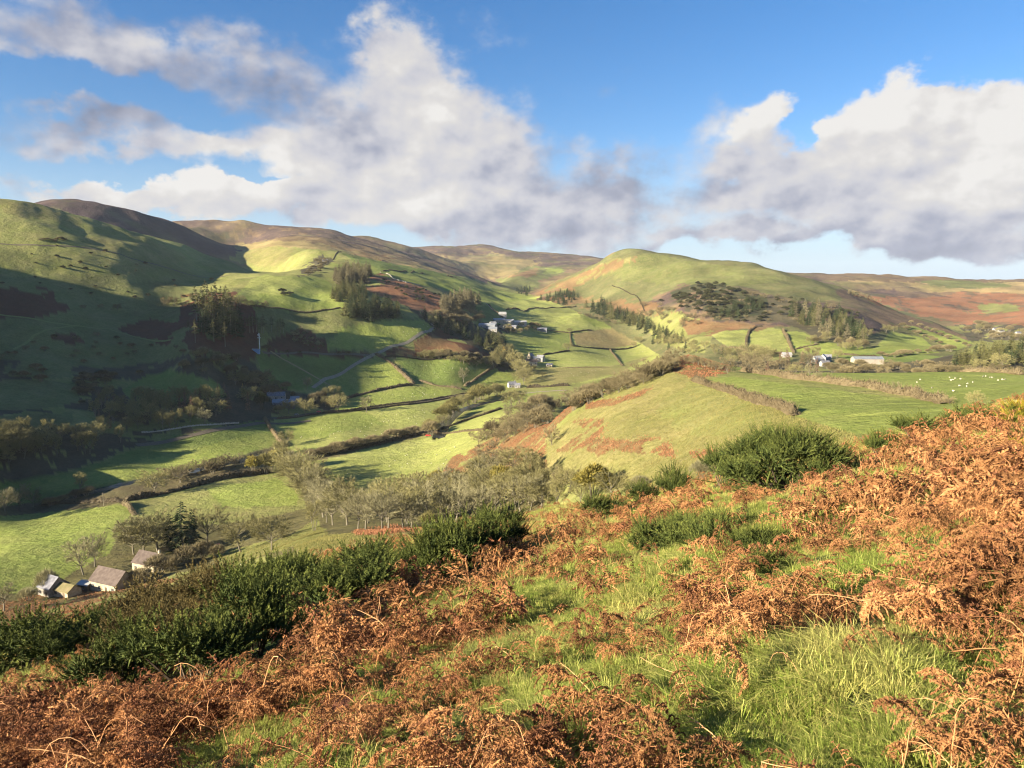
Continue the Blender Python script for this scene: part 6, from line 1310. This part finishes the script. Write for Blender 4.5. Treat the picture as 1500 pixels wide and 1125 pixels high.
# ---- bracken fronds
MT['frond'] = material('dead_bracken', (.14, .056, .021), (.50, .255, .105), scale=1.2, vary=.35, transl=.22, objvary=.42)
MT['stalk'] = material('bracken_stalk', (.36, .155, .055), (.60, .34, .16), scale=2, vary=.3, objvary=.2)
MT['grass'] = material('grass_blades', (.140, .215, .022), (.56, .49, .16), scale=.55, vary=.22, transl=.30, objvary=.25)
def frond(seed, lod, kind):
    rng = np.random.default_rng(seed); mb = MB()
    n = 26; t = np.linspace(0, 1, n); L = rng.uniform(.75, 1.05)
    az = rng.uniform(0, 6.28); hx, hy = math.cos(az), math.sin(az)
    if kind == 'arch':   pitch = np.radians(np.interp(t, [0, .4, .7, 1], [78, 55, 0 + rng.normal(0, 12), -55]))
    elif kind == 'up':   pitch = np.radians(np.interp(t, [0, .6, 1], [86, 74, 30 + rng.normal(0, 20)]))
    elif kind == 'flop': pitch = np.radians(np.interp(t, [0, .25, 1], [60, 8, -12]))
    else:                pitch = np.radians(np.interp(t, [0, .3, .34, 1], [80, 70, -20, -50]))
    yaw = az + np.cumsum(rng.normal(0, .05, n))
    st = np.stack([np.cos(pitch) * np.cos(yaw), np.cos(pitch) * np.sin(yaw), np.sin(pitch)], -1) * L / n
    P = np.cumsum(st, 0) - st[0]; P[:, 2] -= .04
    T = unit(np.gradient(P, axis=0)); S = unit(np.cross(T, [0, 0, 1.0]) + 1e-4)
    mb.tube(P[::2 if lod else 1], np.linspace(.0062, .0018, len(P[::2 if lod else 1])) * (1.3 if lod else 1), 3 if lod else 4, .9)
    i0 = int(n * (.30 if kind != 'broken' else .5))
    idx = np.linspace(i0, n - 1, 15 if not lod else 11)
    for q in idx:
        i = int(q); k = (q - i0) / (n - 1 - i0)
        l = L * .30 * (math.sin(math.pi * min(1, .18 + .82 * k)) ** .8 * (1 - .25 * k) + .08) * rng.uniform(.55, 1.05)
        for s in (-1, 1):
            if rng.random() < .12: continue
            d = unit(S[i] * s + T[i] * .35 + rng.normal(0, .22, 3)); curl = rng.uniform(.5, 1.7)
            m = 9 if not lod else 4
            u = np.linspace(0, 1, m); dirs = unit(d[None] * (1 - .5 * u[:, None]) + np.array([0, 0, -1.0]) * (u * curl)[:, None] + rng.normal(0, .10, (m, 3)))
            R = P[i] + np.cumsum(dirs * l / m, 0)
            nn = unit(np.cross(dirs, T[i][None] + rng.normal(0, .3, (m, 3))))
            wid = (.030 * (1 - .65 * u) + .006) * (l / .2) ** .5
            tone = rng.uniform(.15, .85)
            if lod:
                mb.slivers(np.concatenate([R, R]), np.concatenate([dirs * l / m * 1.6 + nn * wid[:, None], dirs * l / m * 1.6 - nn * wid[:, None]]), .030, tone, rng)
            else:
                for w_ in (-1, 1):
                    for h_ in (0, .5):
                        D = unit(nn * w_ + dirs * .7 + np.array([0, 0, -.35]) + rng.normal(0, .25, (m, 3))) * wid[:, None] * rng.uniform(.7, 1.25, (m, 1))
                        mb.slivers(R - dirs * (l / m * h_), D, .0115, np.clip(tone + rng.normal(0, .12, m), 0, 1), rng)
    me = mb.mesh('frond', MT['frond']); return me
def stalk(seed):
    rng = np.random.default_rng(seed); mb = MB(); n = 12; t = np.linspace(0, 1, n); L = rng.uniform(.5, .9); az = rng.uniform(0, 6.28)
    bend = rng.uniform(.2, .8); pitch = np.radians(np.interp(t, [0, bend, min(1, bend + .05), 1.001], [rng.uniform(55, 86), rng.uniform(50, 75), rng.uniform(-30, 40), rng.uniform(-40, 30)]))
    st = np.stack([np.cos(pitch) * math.cos(az), np.cos(pitch) * math.sin(az), np.sin(pitch)], -1) * L / n + rng.normal(0, .004, (n, 3)); P = np.cumsum(st, 0); P[:, 2] -= .05
    mb.tube(P, np.linspace(.0048, .0022, n), 5, rng.uniform(.3, 1))
    for k in range(5):
        i = rng.integers(3, n); d = unit(rng.normal(size=3)); mb.tube([P[i], P[i] + d * .05, P[i] + d * .10 + np.array([0, 0, -.03])], [.0024, .0018, .0009], 3, .6)
    return mb.mesh('stalk', MT['stalk'])
def tuft(seed, tone, n=30, h=.17, w=.0042, spread=.07, lean=.5):
    rng = np.random.default_rng(seed); mb = MB()
    a = rng.uniform(0, 6.28, n); r = spread * np.sqrt(rng.uniform(0, 1, n)); B = np.stack([r * np.cos(a), r * np.sin(a), np.full(n, -.015)], -1)
    o = unit(np.stack([np.cos(a), np.sin(a), np.zeros(n)], -1) + rng.normal(0, .5, (n, 3)) * [1, 1, 0]); H = h * rng.uniform(.45, 1.15, n)[:, None]; ln = lean * rng.uniform(.3, 1.5, (n, 1))
    M_ = B + np.array([0, 0, 1.0]) * H * .62 + o * H * ln * .30; E = B + np.array([0, 0, 1.0]) * H * (1 - .35 * ln) + o * H * ln * 1.0
    s = unit(np.cross(np.array([0, 0, 1.0]), o) + rng.normal(0, .2, (n, 3))) * w / 2 * rng.uniform(.7, 1.3, (n, 1))
    V = np.stack([B - s, B + s, M_ - s * .8, M_ + s * .8, E], 1).reshape(-1, 3); k = np.arange(n)[:, None] * 5
    Fc = np.concatenate([k + np.array([0, 1, 3]), k + np.array([0, 3, 2]), k + np.array([2, 3, 4])])
    tn = np.clip(tone + rng.normal(0, .16, n) + (rng.random(n) < .10) * .5, 0, 1)
    mb.add(V, Fc, np.repeat(tn, 5)); return mb.mesh('tuft', MT['grass'])
def scatter(name, protos, P, rot, scl, idx, label, cat):
    col = bpy.data.collections.new(name + '_pieces')
    for i, me in enumerate(protos):
        o = bpy.data.objects.new('%s_piece_%02d' % (name, i), me); col.objects.link(o)
    me = bpy.data.meshes.new(name); me.vertices.add(len(P)); me.vertices.foreach_set('co', np.ascontiguousarray(P, np.float32).ravel())
    for nm, ty, dat in (('turn', 'FLOAT_VECTOR', rot), ('size', 'FLOAT', scl), ('pick', 'INT', idx)):
        a = me.attributes.new(nm, ty, 'POINT'); a.data.foreach_set('vector' if ty == 'FLOAT_VECTOR' else 'value', np.ascontiguousarray(dat, np.int32 if ty == 'INT' else np.float32).ravel())
    o = obj(name, me); g = bpy.data.node_groups.new(name, 'GeometryNodeTree')
    g.interface.new_socket('Geometry', in_out='INPUT', socket_type='NodeSocketGeometry'); g.interface.new_socket('Geometry', in_out='OUTPUT', socket_type='NodeSocketGeometry')
    N = g.nodes; L = g.links; gi = N.new('NodeGroupInput'); go = N.new('NodeGroupOutput'); ip = N.new('GeometryNodeInstanceOnPoints'); ci = N.new('GeometryNodeCollectionInfo')
    ci.inputs['Collection'].default_value = col; ci.inputs['Separate Children'].default_value = True; ci.inputs['Reset Children'].default_value = True
    def attr(nm, ty):
        a = N.new('GeometryNodeInputNamedAttribute'); a.data_type = ty; a.inputs['Name'].default_value = nm; return a.outputs['Attribute']
    L.new(gi.outputs[0], ip.inputs['Points']); L.new(ci.outputs[0], ip.inputs['Instance']); ip.inputs['Pick Instance'].default_value = True
    L.new(attr('pick', 'INT'), ip.inputs['Instance Index']); L.new(attr('size', 'FLOAT'), ip.inputs['Scale'])
    er = N.new('FunctionNodeEulerToRotation'); L.new(attr('turn', 'FLOAT_VECTOR'), er.inputs[0]); L.new(er.outputs[0], ip.inputs['Rotation'])
    L.new(ip.outputs[0], go.inputs[0])
    md = o.modifiers.new('scatter', 'NODES'); md.node_group = g
    tag(o, label, cat, None, 'stuff'); return o
BRK = [
 ([(150, 990), (300, 960), (420, 900), (560, 870), (720, 800), (760, 790), (740, 860), (600, 900), (400, 960), (250, 1020)], .5, 1.0),  # dense stands of dead bracken: outline in the photograph, density, height
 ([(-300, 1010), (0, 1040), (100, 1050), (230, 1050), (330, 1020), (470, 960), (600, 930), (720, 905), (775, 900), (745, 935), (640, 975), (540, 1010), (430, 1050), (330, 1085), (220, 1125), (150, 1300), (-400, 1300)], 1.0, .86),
 ([(480, 1125), (560, 1040), (680, 1000), (800, 1015), (850, 1060), (840, 1125), (800, 1300), (460, 1300)], .95, .62),
 ([(880, 1125), (910, 1060), (1010, 1030), (1100, 1045), (1130, 1125), (1130, 1250), (880, 1250)], .85, .6),
 ([(990, 890), (1030, 850), (1090, 835), (1180, 860), (1220, 920), (1180, 950), (1110, 965), (1030, 940)], .9, .7),
 ([(1190, 720), (1260, 670), (1320, 640), (1500, 600), (1700, 560), (1700, 880), (1500, 870), (1400, 800), (1300, 770), (1220, 765)], .85, .8),
 ([(1320, 910), (1400, 850), (1500, 830), (1700, 830), (1700, 1060), (1500, 1050), (1430, 1000), (1360, 990)], .8, .75),
 ([(740, 830), (800, 790), (860, 745), (960, 725), (1050, 735), (1040, 770), (960, 780), (900, 830), (800, 860)], .55, .7),
 ([(1060, 740), (1150, 725), (1250, 700), (1280, 730), (1200, 770), (1100, 770)], .6, .6),
 ([(1360, 1070), (1500, 1050), (1700, 1060), (1700, 1250), (1340, 1250)], .7, .6),
 ([(420, 835), (560, 782), (720, 765), (730, 800), (560, 815)], .8, .7),
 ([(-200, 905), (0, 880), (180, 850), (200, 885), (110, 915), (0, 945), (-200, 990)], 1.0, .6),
 ([(820, 850), (880, 830), (930, 880), (860, 890)], .45, .6), ([(1180, 770), (1260, 780), (1240, 830), (1190, 830)], .5, .5),
]
STRAW = [[(760, 770), (820, 735), (900, 725), (930, 770), (860, 800), (780, 810)], [(1150, 910), (1350, 870), (1330, 1010), (1250, 1060), (1170, 1010)], [(1260, 740), (1350, 720), (1380, 770), (1290, 790)], [(440, 830), (560, 785), (570, 800), (460, 835)], [(1150, 720), (1240, 690), (1240, 720), (1160, 750)], [(900, 880), (1000, 860), (1000, 930), (920, 950)]]
def near_points(n, r0, r1, power, seed):
    """random places on the slope, thinning out with distance"""
    rng = np.random.default_rng(seed); u = rng.uniform(0, 1, n); e = 2 - power
    r = np.exp(np.log(r0) + u * np.log(r1 / r0)) if abs(e) < 1e-3 else (r0 ** e + u * (r1 ** e - r0 ** e)) ** (1 / e)
    a = rng.uniform(-1.25, 1.25, n); x = r * np.sin(a); y = r * np.cos(a); z = height(x, y)
    P = np.stack([x, y, z], -1); px, py, d = project(P); return P, px, py, r, rng
def in_gorse(P, k=1.0):
    m = np.zeros(len(P), bool)
    for x, y, w in FOOT: m |= (P[:, 0] - x) ** 2 + (P[:, 1] - y) ** 2 < (w * k) ** 2
    return m
def slope_turn(n, rng, tilt=.25):
    return np.stack([rng.normal(0, tilt, n), rng.normal(0, tilt, n), rng.uniform(0, 6.283, n)], -1)
KINDS_F = ['arch', 'up', 'flop', 'broken', 'arch', 'flop', 'up', 'arch', 'flop', 'broken']
F_NEAR = [frond(300 + i, False, k) for i, k in enumerate(KINDS_F)]
F_FAR = [frond(320 + i, True, k) for i, k in enumerate(KINDS_F)]
MT['frond_dark'] = material('shade_tinted_bracken', (.075, .030, .015), (.33, .145, .065), scale=1.2, vary=.35, transl=.15, objvary=.4)  # darker copy of the frond colours: deep shade of dense stands put into colour
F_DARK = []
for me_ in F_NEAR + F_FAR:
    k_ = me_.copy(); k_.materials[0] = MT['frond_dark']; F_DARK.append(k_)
STALKS = [stalk(340 + i) for i in range(6)]
def bracken_mask(P, px, py):
    dens = np.zeros(len(P)); hg = np.full(len(P), .55)
    for pts, d, h in BRK:
        m = in_poly(px, py, pts); dens[m] = np.maximum(dens[m], d); hg[m] = h
    nz = fbm(P[:, 0] / 1.7, P[:, 1] / 1.7, 3, 61); far = smooth(9, 25, np.hypot(P[:, 0], P[:, 1]))
    loose = .04 + .38 * smooth(.08, .45, nz + .15 * far) + .18 * far
    dens = np.where(dens > 0, dens * np.where(dens > .95, smooth(-.60, .05, nz + .5 * fbm(P[:, 0] / .6, P[:, 1] / .6, 2, 67)), smooth(-.42, .10, nz) * .85), loose)
    return dens, hg
def make_bracken():
    A = []
    for n, r0, r1, pw, pr, sd in ((NB[0], 1.5, 10, 1.3, 0, 1), (NB[1], 10, 75, 1.7, 1, 2)):
        P, px, py, r, rng = near_points(n, r0, r1, pw, sd); d, hg = bracken_mask(P, px, py)
        keep = (rng.random(n) < d) & ~in_gorse(P, .82) & (r > 1.75)
        P, r, hg = P[keep], r[keep], hg[keep]; m = len(P)
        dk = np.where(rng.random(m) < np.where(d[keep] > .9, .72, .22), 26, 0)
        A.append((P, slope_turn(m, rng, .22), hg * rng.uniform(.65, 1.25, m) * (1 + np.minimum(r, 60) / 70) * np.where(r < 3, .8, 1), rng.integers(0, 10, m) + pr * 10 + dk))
    P, px, py, r, rng = near_points(NB[2], 1.6, 28, 1.4, 5); d, hg = bracken_mask(P, px, py); keep = (rng.random(len(P)) < d * .8 + .02) & ~in_gorse(P, .6)
    m = int(keep.sum()); A.append((P[keep], slope_turn(m, rng, .3), np.where(hg[keep] > .8, 1.0, .6) * rng.uniform(.6, 1.3, m) * (1 + r[keep] / 60), rng.integers(20, 26, m)))
    P, R, S, I = [np.concatenate(q) for q in zip(*A)]
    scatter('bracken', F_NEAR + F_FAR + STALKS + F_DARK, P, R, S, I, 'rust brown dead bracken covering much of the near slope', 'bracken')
    print('bracken', len(P))
def make_grass():
    tufts = [tuft(400 + i, .12, 58, .08, .0034, .08, .9) for i in range(4)] + [tuft(410 + i, .36, 54, .095, .0032, .08, 1.0) for i in range(3)] + [tuft(420 + i, .80, 52, .100, .0024, .08, 1.4) for i in range(4)]
    P, px, py, r, rng = near_points(NG, 1.0, 70, 1.6, 9)
    st = np.zeros(len(P))
    for pts in STRAW: st[in_poly(px, py, pts)] = 1
    d, hg = bracken_mask(P, px, py); nz = fbm(P[:, 0] / 1.3, P[:, 1] / 1.3, 3, 71)
    gap = smooth(-.35, .1, fbm(P[:, 0] / .42, P[:, 1] / .42, 2, 73) + .5 * fbm(P[:, 0] / 1.4, P[:, 1] / 1.4, 2, 33)); gap = 1 - (1 - gap) * smooth(14, 7, r)
    keep = (rng.random(len(P)) < gap) & (rng.random(len(P)) < 1 - .72 * np.clip(d, 0, 1) * (hg > .9) - .35 * np.clip(d, 0, 1)) & ~in_gorse(P, .7)
    straw = np.clip(.05 + .22 * (nz > .15) + .55 * st + .18 * smooth(8, 22, r), 0, 1)
    q = rng.random(len(P)); idx = np.where(q < straw * .7, rng.integers(7, 11, len(P)), np.where(q < straw * .7 + .3, rng.integers(4, 7, len(P)), rng.integers(0, 4, len(P))))
    sc = .86 * rng.uniform(.7, 1.25, len(P)) * (1 + np.minimum(r, 60) / 22) * (.8 + .6 * smooth(-.1, .5, nz))
    P = P[keep]; print('grass', len(P))
    scatter('grass', tufts, P, slope_turn(len(P), rng, .18), sc[keep], idx[keep], 'tussocky green and straw grass on the near slope', 'grass')
make_bracken(); make_grass()

def bed(name, covers, n, size, mat, label, cat, seed, r0=60, r1=460, up=.8, jit=.0, w=.05):
    rng = np.random.default_rng(seed); out = []
    u = rng.uniform(0, 1, n); r = np.exp(np.log(r0) + u * np.log(r1 / r0)); a = rng.uniform(-.62, .62, n)
    X = r * np.sin(a); Y = r * np.cos(a); Z = height(X, Y); px, py, _ = project(np.stack([X, Y, Z], -1)); fr = fray_of(X, Y, r)
    cur = np.zeros(n, int)
    for nm, pts, rag, p0, p1 in PATCH:
        if p1 > 540 or p1 < 300: continue
        k = in_poly(px + rng.normal(0, 1 + rag * .35, n), py + rng.normal(0, .5 + rag * .2, n), pts) & (r > p0) & (r < p1)
        if nm in ('bracken',): k &= fr > -.26
        cur[k] = 1 if nm in covers else 0
    m = cur == 1; P = np.stack([X, Y, Z], -1)[m]; rr = r[m]; k = len(P); print(name, k)
    mb = MB(); base = P.mean(0)
    for q in range(3):
        Q = P + np.stack([rng.normal(0, size * .5, k), rng.normal(0, size * .5, k), np.zeros(k)], -1); Q[:, 2] = height(Q[:, 0], Q[:, 1]) - .03
        D = unit(rng.normal(0, .7, (k, 3)) + np.array([0, 0, up])) * (size * rng.uniform(.5, 1.3, (k, 1))); D[:, 2] = np.abs(D[:, 2]) + .05
        mb.slivers(Q - base, D, w * (1 + rr / 250), rng.uniform(0, 1, k), rng)
    o = obj(name, mb.mesh(name, mat)); o.location = base; tag(o, label, cat, None, 'stuff')
MT['bed'] = material('bracken_bed', (.115, .048, .022), (.36, .17, .085), scale=.2, vary=.5, transl=.15)
bed('bracken_bed', ('bracken',), 170000, .50, MT['bed'], 'rust coloured bracken beds on the central spur and its left face', 'bracken', 51, w=.10)
MT['tussock'] = material('tussock_grass', (.12, .135, .038), (.31, .255, .092), scale=.12, vary=.4, transl=.2)
bed('orange_grass', ('straw',), 60000, .5, MT['tussock'], 'pale orange tall grass beyond the gorse bank', 'grass', 53, r1=300, w=.06)
bed('rough_grass', ('rough', 'sheepwalk'), 190000, .34, MT['tussock'], 'tan tussocky grass covering the rounded central spur', 'grass', 52, r0=95, r1=330, w=.055)

# ------------------------------------------------------------------ the air of the valley
def make_haze():
    zt = 0.0
    for o in COL.objects:
        if o.type == 'MESH' and o.name == 'ground':
            n = len(o.data.vertices); v = np.empty(n * 3, np.float32); o.data.vertices.foreach_get('co', v); zs = v.reshape(-1, 3)[:, 2]; lo, hi = float(zs.min()), float(zs.max())
    mb = MB(); mb.box((-8400, -8400, lo - 1), (8400, 8400, hi + 12)); me = mb.mesh('haze')
    m = bpy.data.materials.new('haze'); m.use_nodes = True; nt = m.node_tree
    for n in list(nt.nodes):
        if n.type == 'BSDF_PRINCIPLED': nt.nodes.remove(n)
    v = nt.nodes.new('ShaderNodeVolumePrincipled'); v.inputs['Color'].default_value = (.80, .88, 1, 1); v.inputs['Density'].default_value = HAZE; v.inputs['Anisotropy'].default_value = .0
    nt.links.new(v.outputs[0], nt.nodes['Material Output'].inputs['Volume']); me.materials.append(m)
    o = obj('haze', me); o['kind'] = 'stuff'; o['label'] = 'thin pale haze over the far hills'; o['category'] = 'haze'
make_haze()
make_sky()
SC.cycles.max_bounces = 4; SC.cycles.diffuse_bounces = 2; SC.cycles.transmission_bounces = 2; SC.cycles.use_denoising = True

SC.cycles.pixel_filter_type = 'BLACKMAN_HARRIS'; SC.cycles.filter_width = 1.1

try: SC.cycles.denoising_prefilter = 'ACCURATE'; SC.cycles.denoising_input_passes = 'RGB_ALBEDO_NORMAL'
except Exception: pass
# ------------------------------------------------------------------ camera and light
cam = bpy.data.cameras.new('camera'); co = bpy.data.objects.new('camera', cam); COL.objects.link(co)
cam.sensor_width = 36; cam.lens = 36 * F / 1500; cam.clip_start = .05; cam.clip_end = 40000
co.location = (0, 0, 0); co.rotation_euler = (math.pi / 2 - PITCH, 0, 0)
SC.camera = co
sl = bpy.data.lights.new('sun', 'SUN'); sl.energy = 5.0; sl.angle = math.radians(.5); sl.color = (1, .88, .68)
so = bpy.data.objects.new('sun', sl); COL.objects.link(so)
sd = Vector((math.sin(SUN_AZ) * math.cos(SUN_EL), math.cos(SUN_AZ) * math.cos(SUN_EL), math.sin(SUN_EL)))
so.rotation_euler = (-sd).to_track_quat('-Z', 'Y').to_euler()
SC.view_settings.view_transform = 'Standard'; SC.view_settings.look = 'None'; SC.view_settings.exposure = EXPO; SC.view_settings.gamma = 1
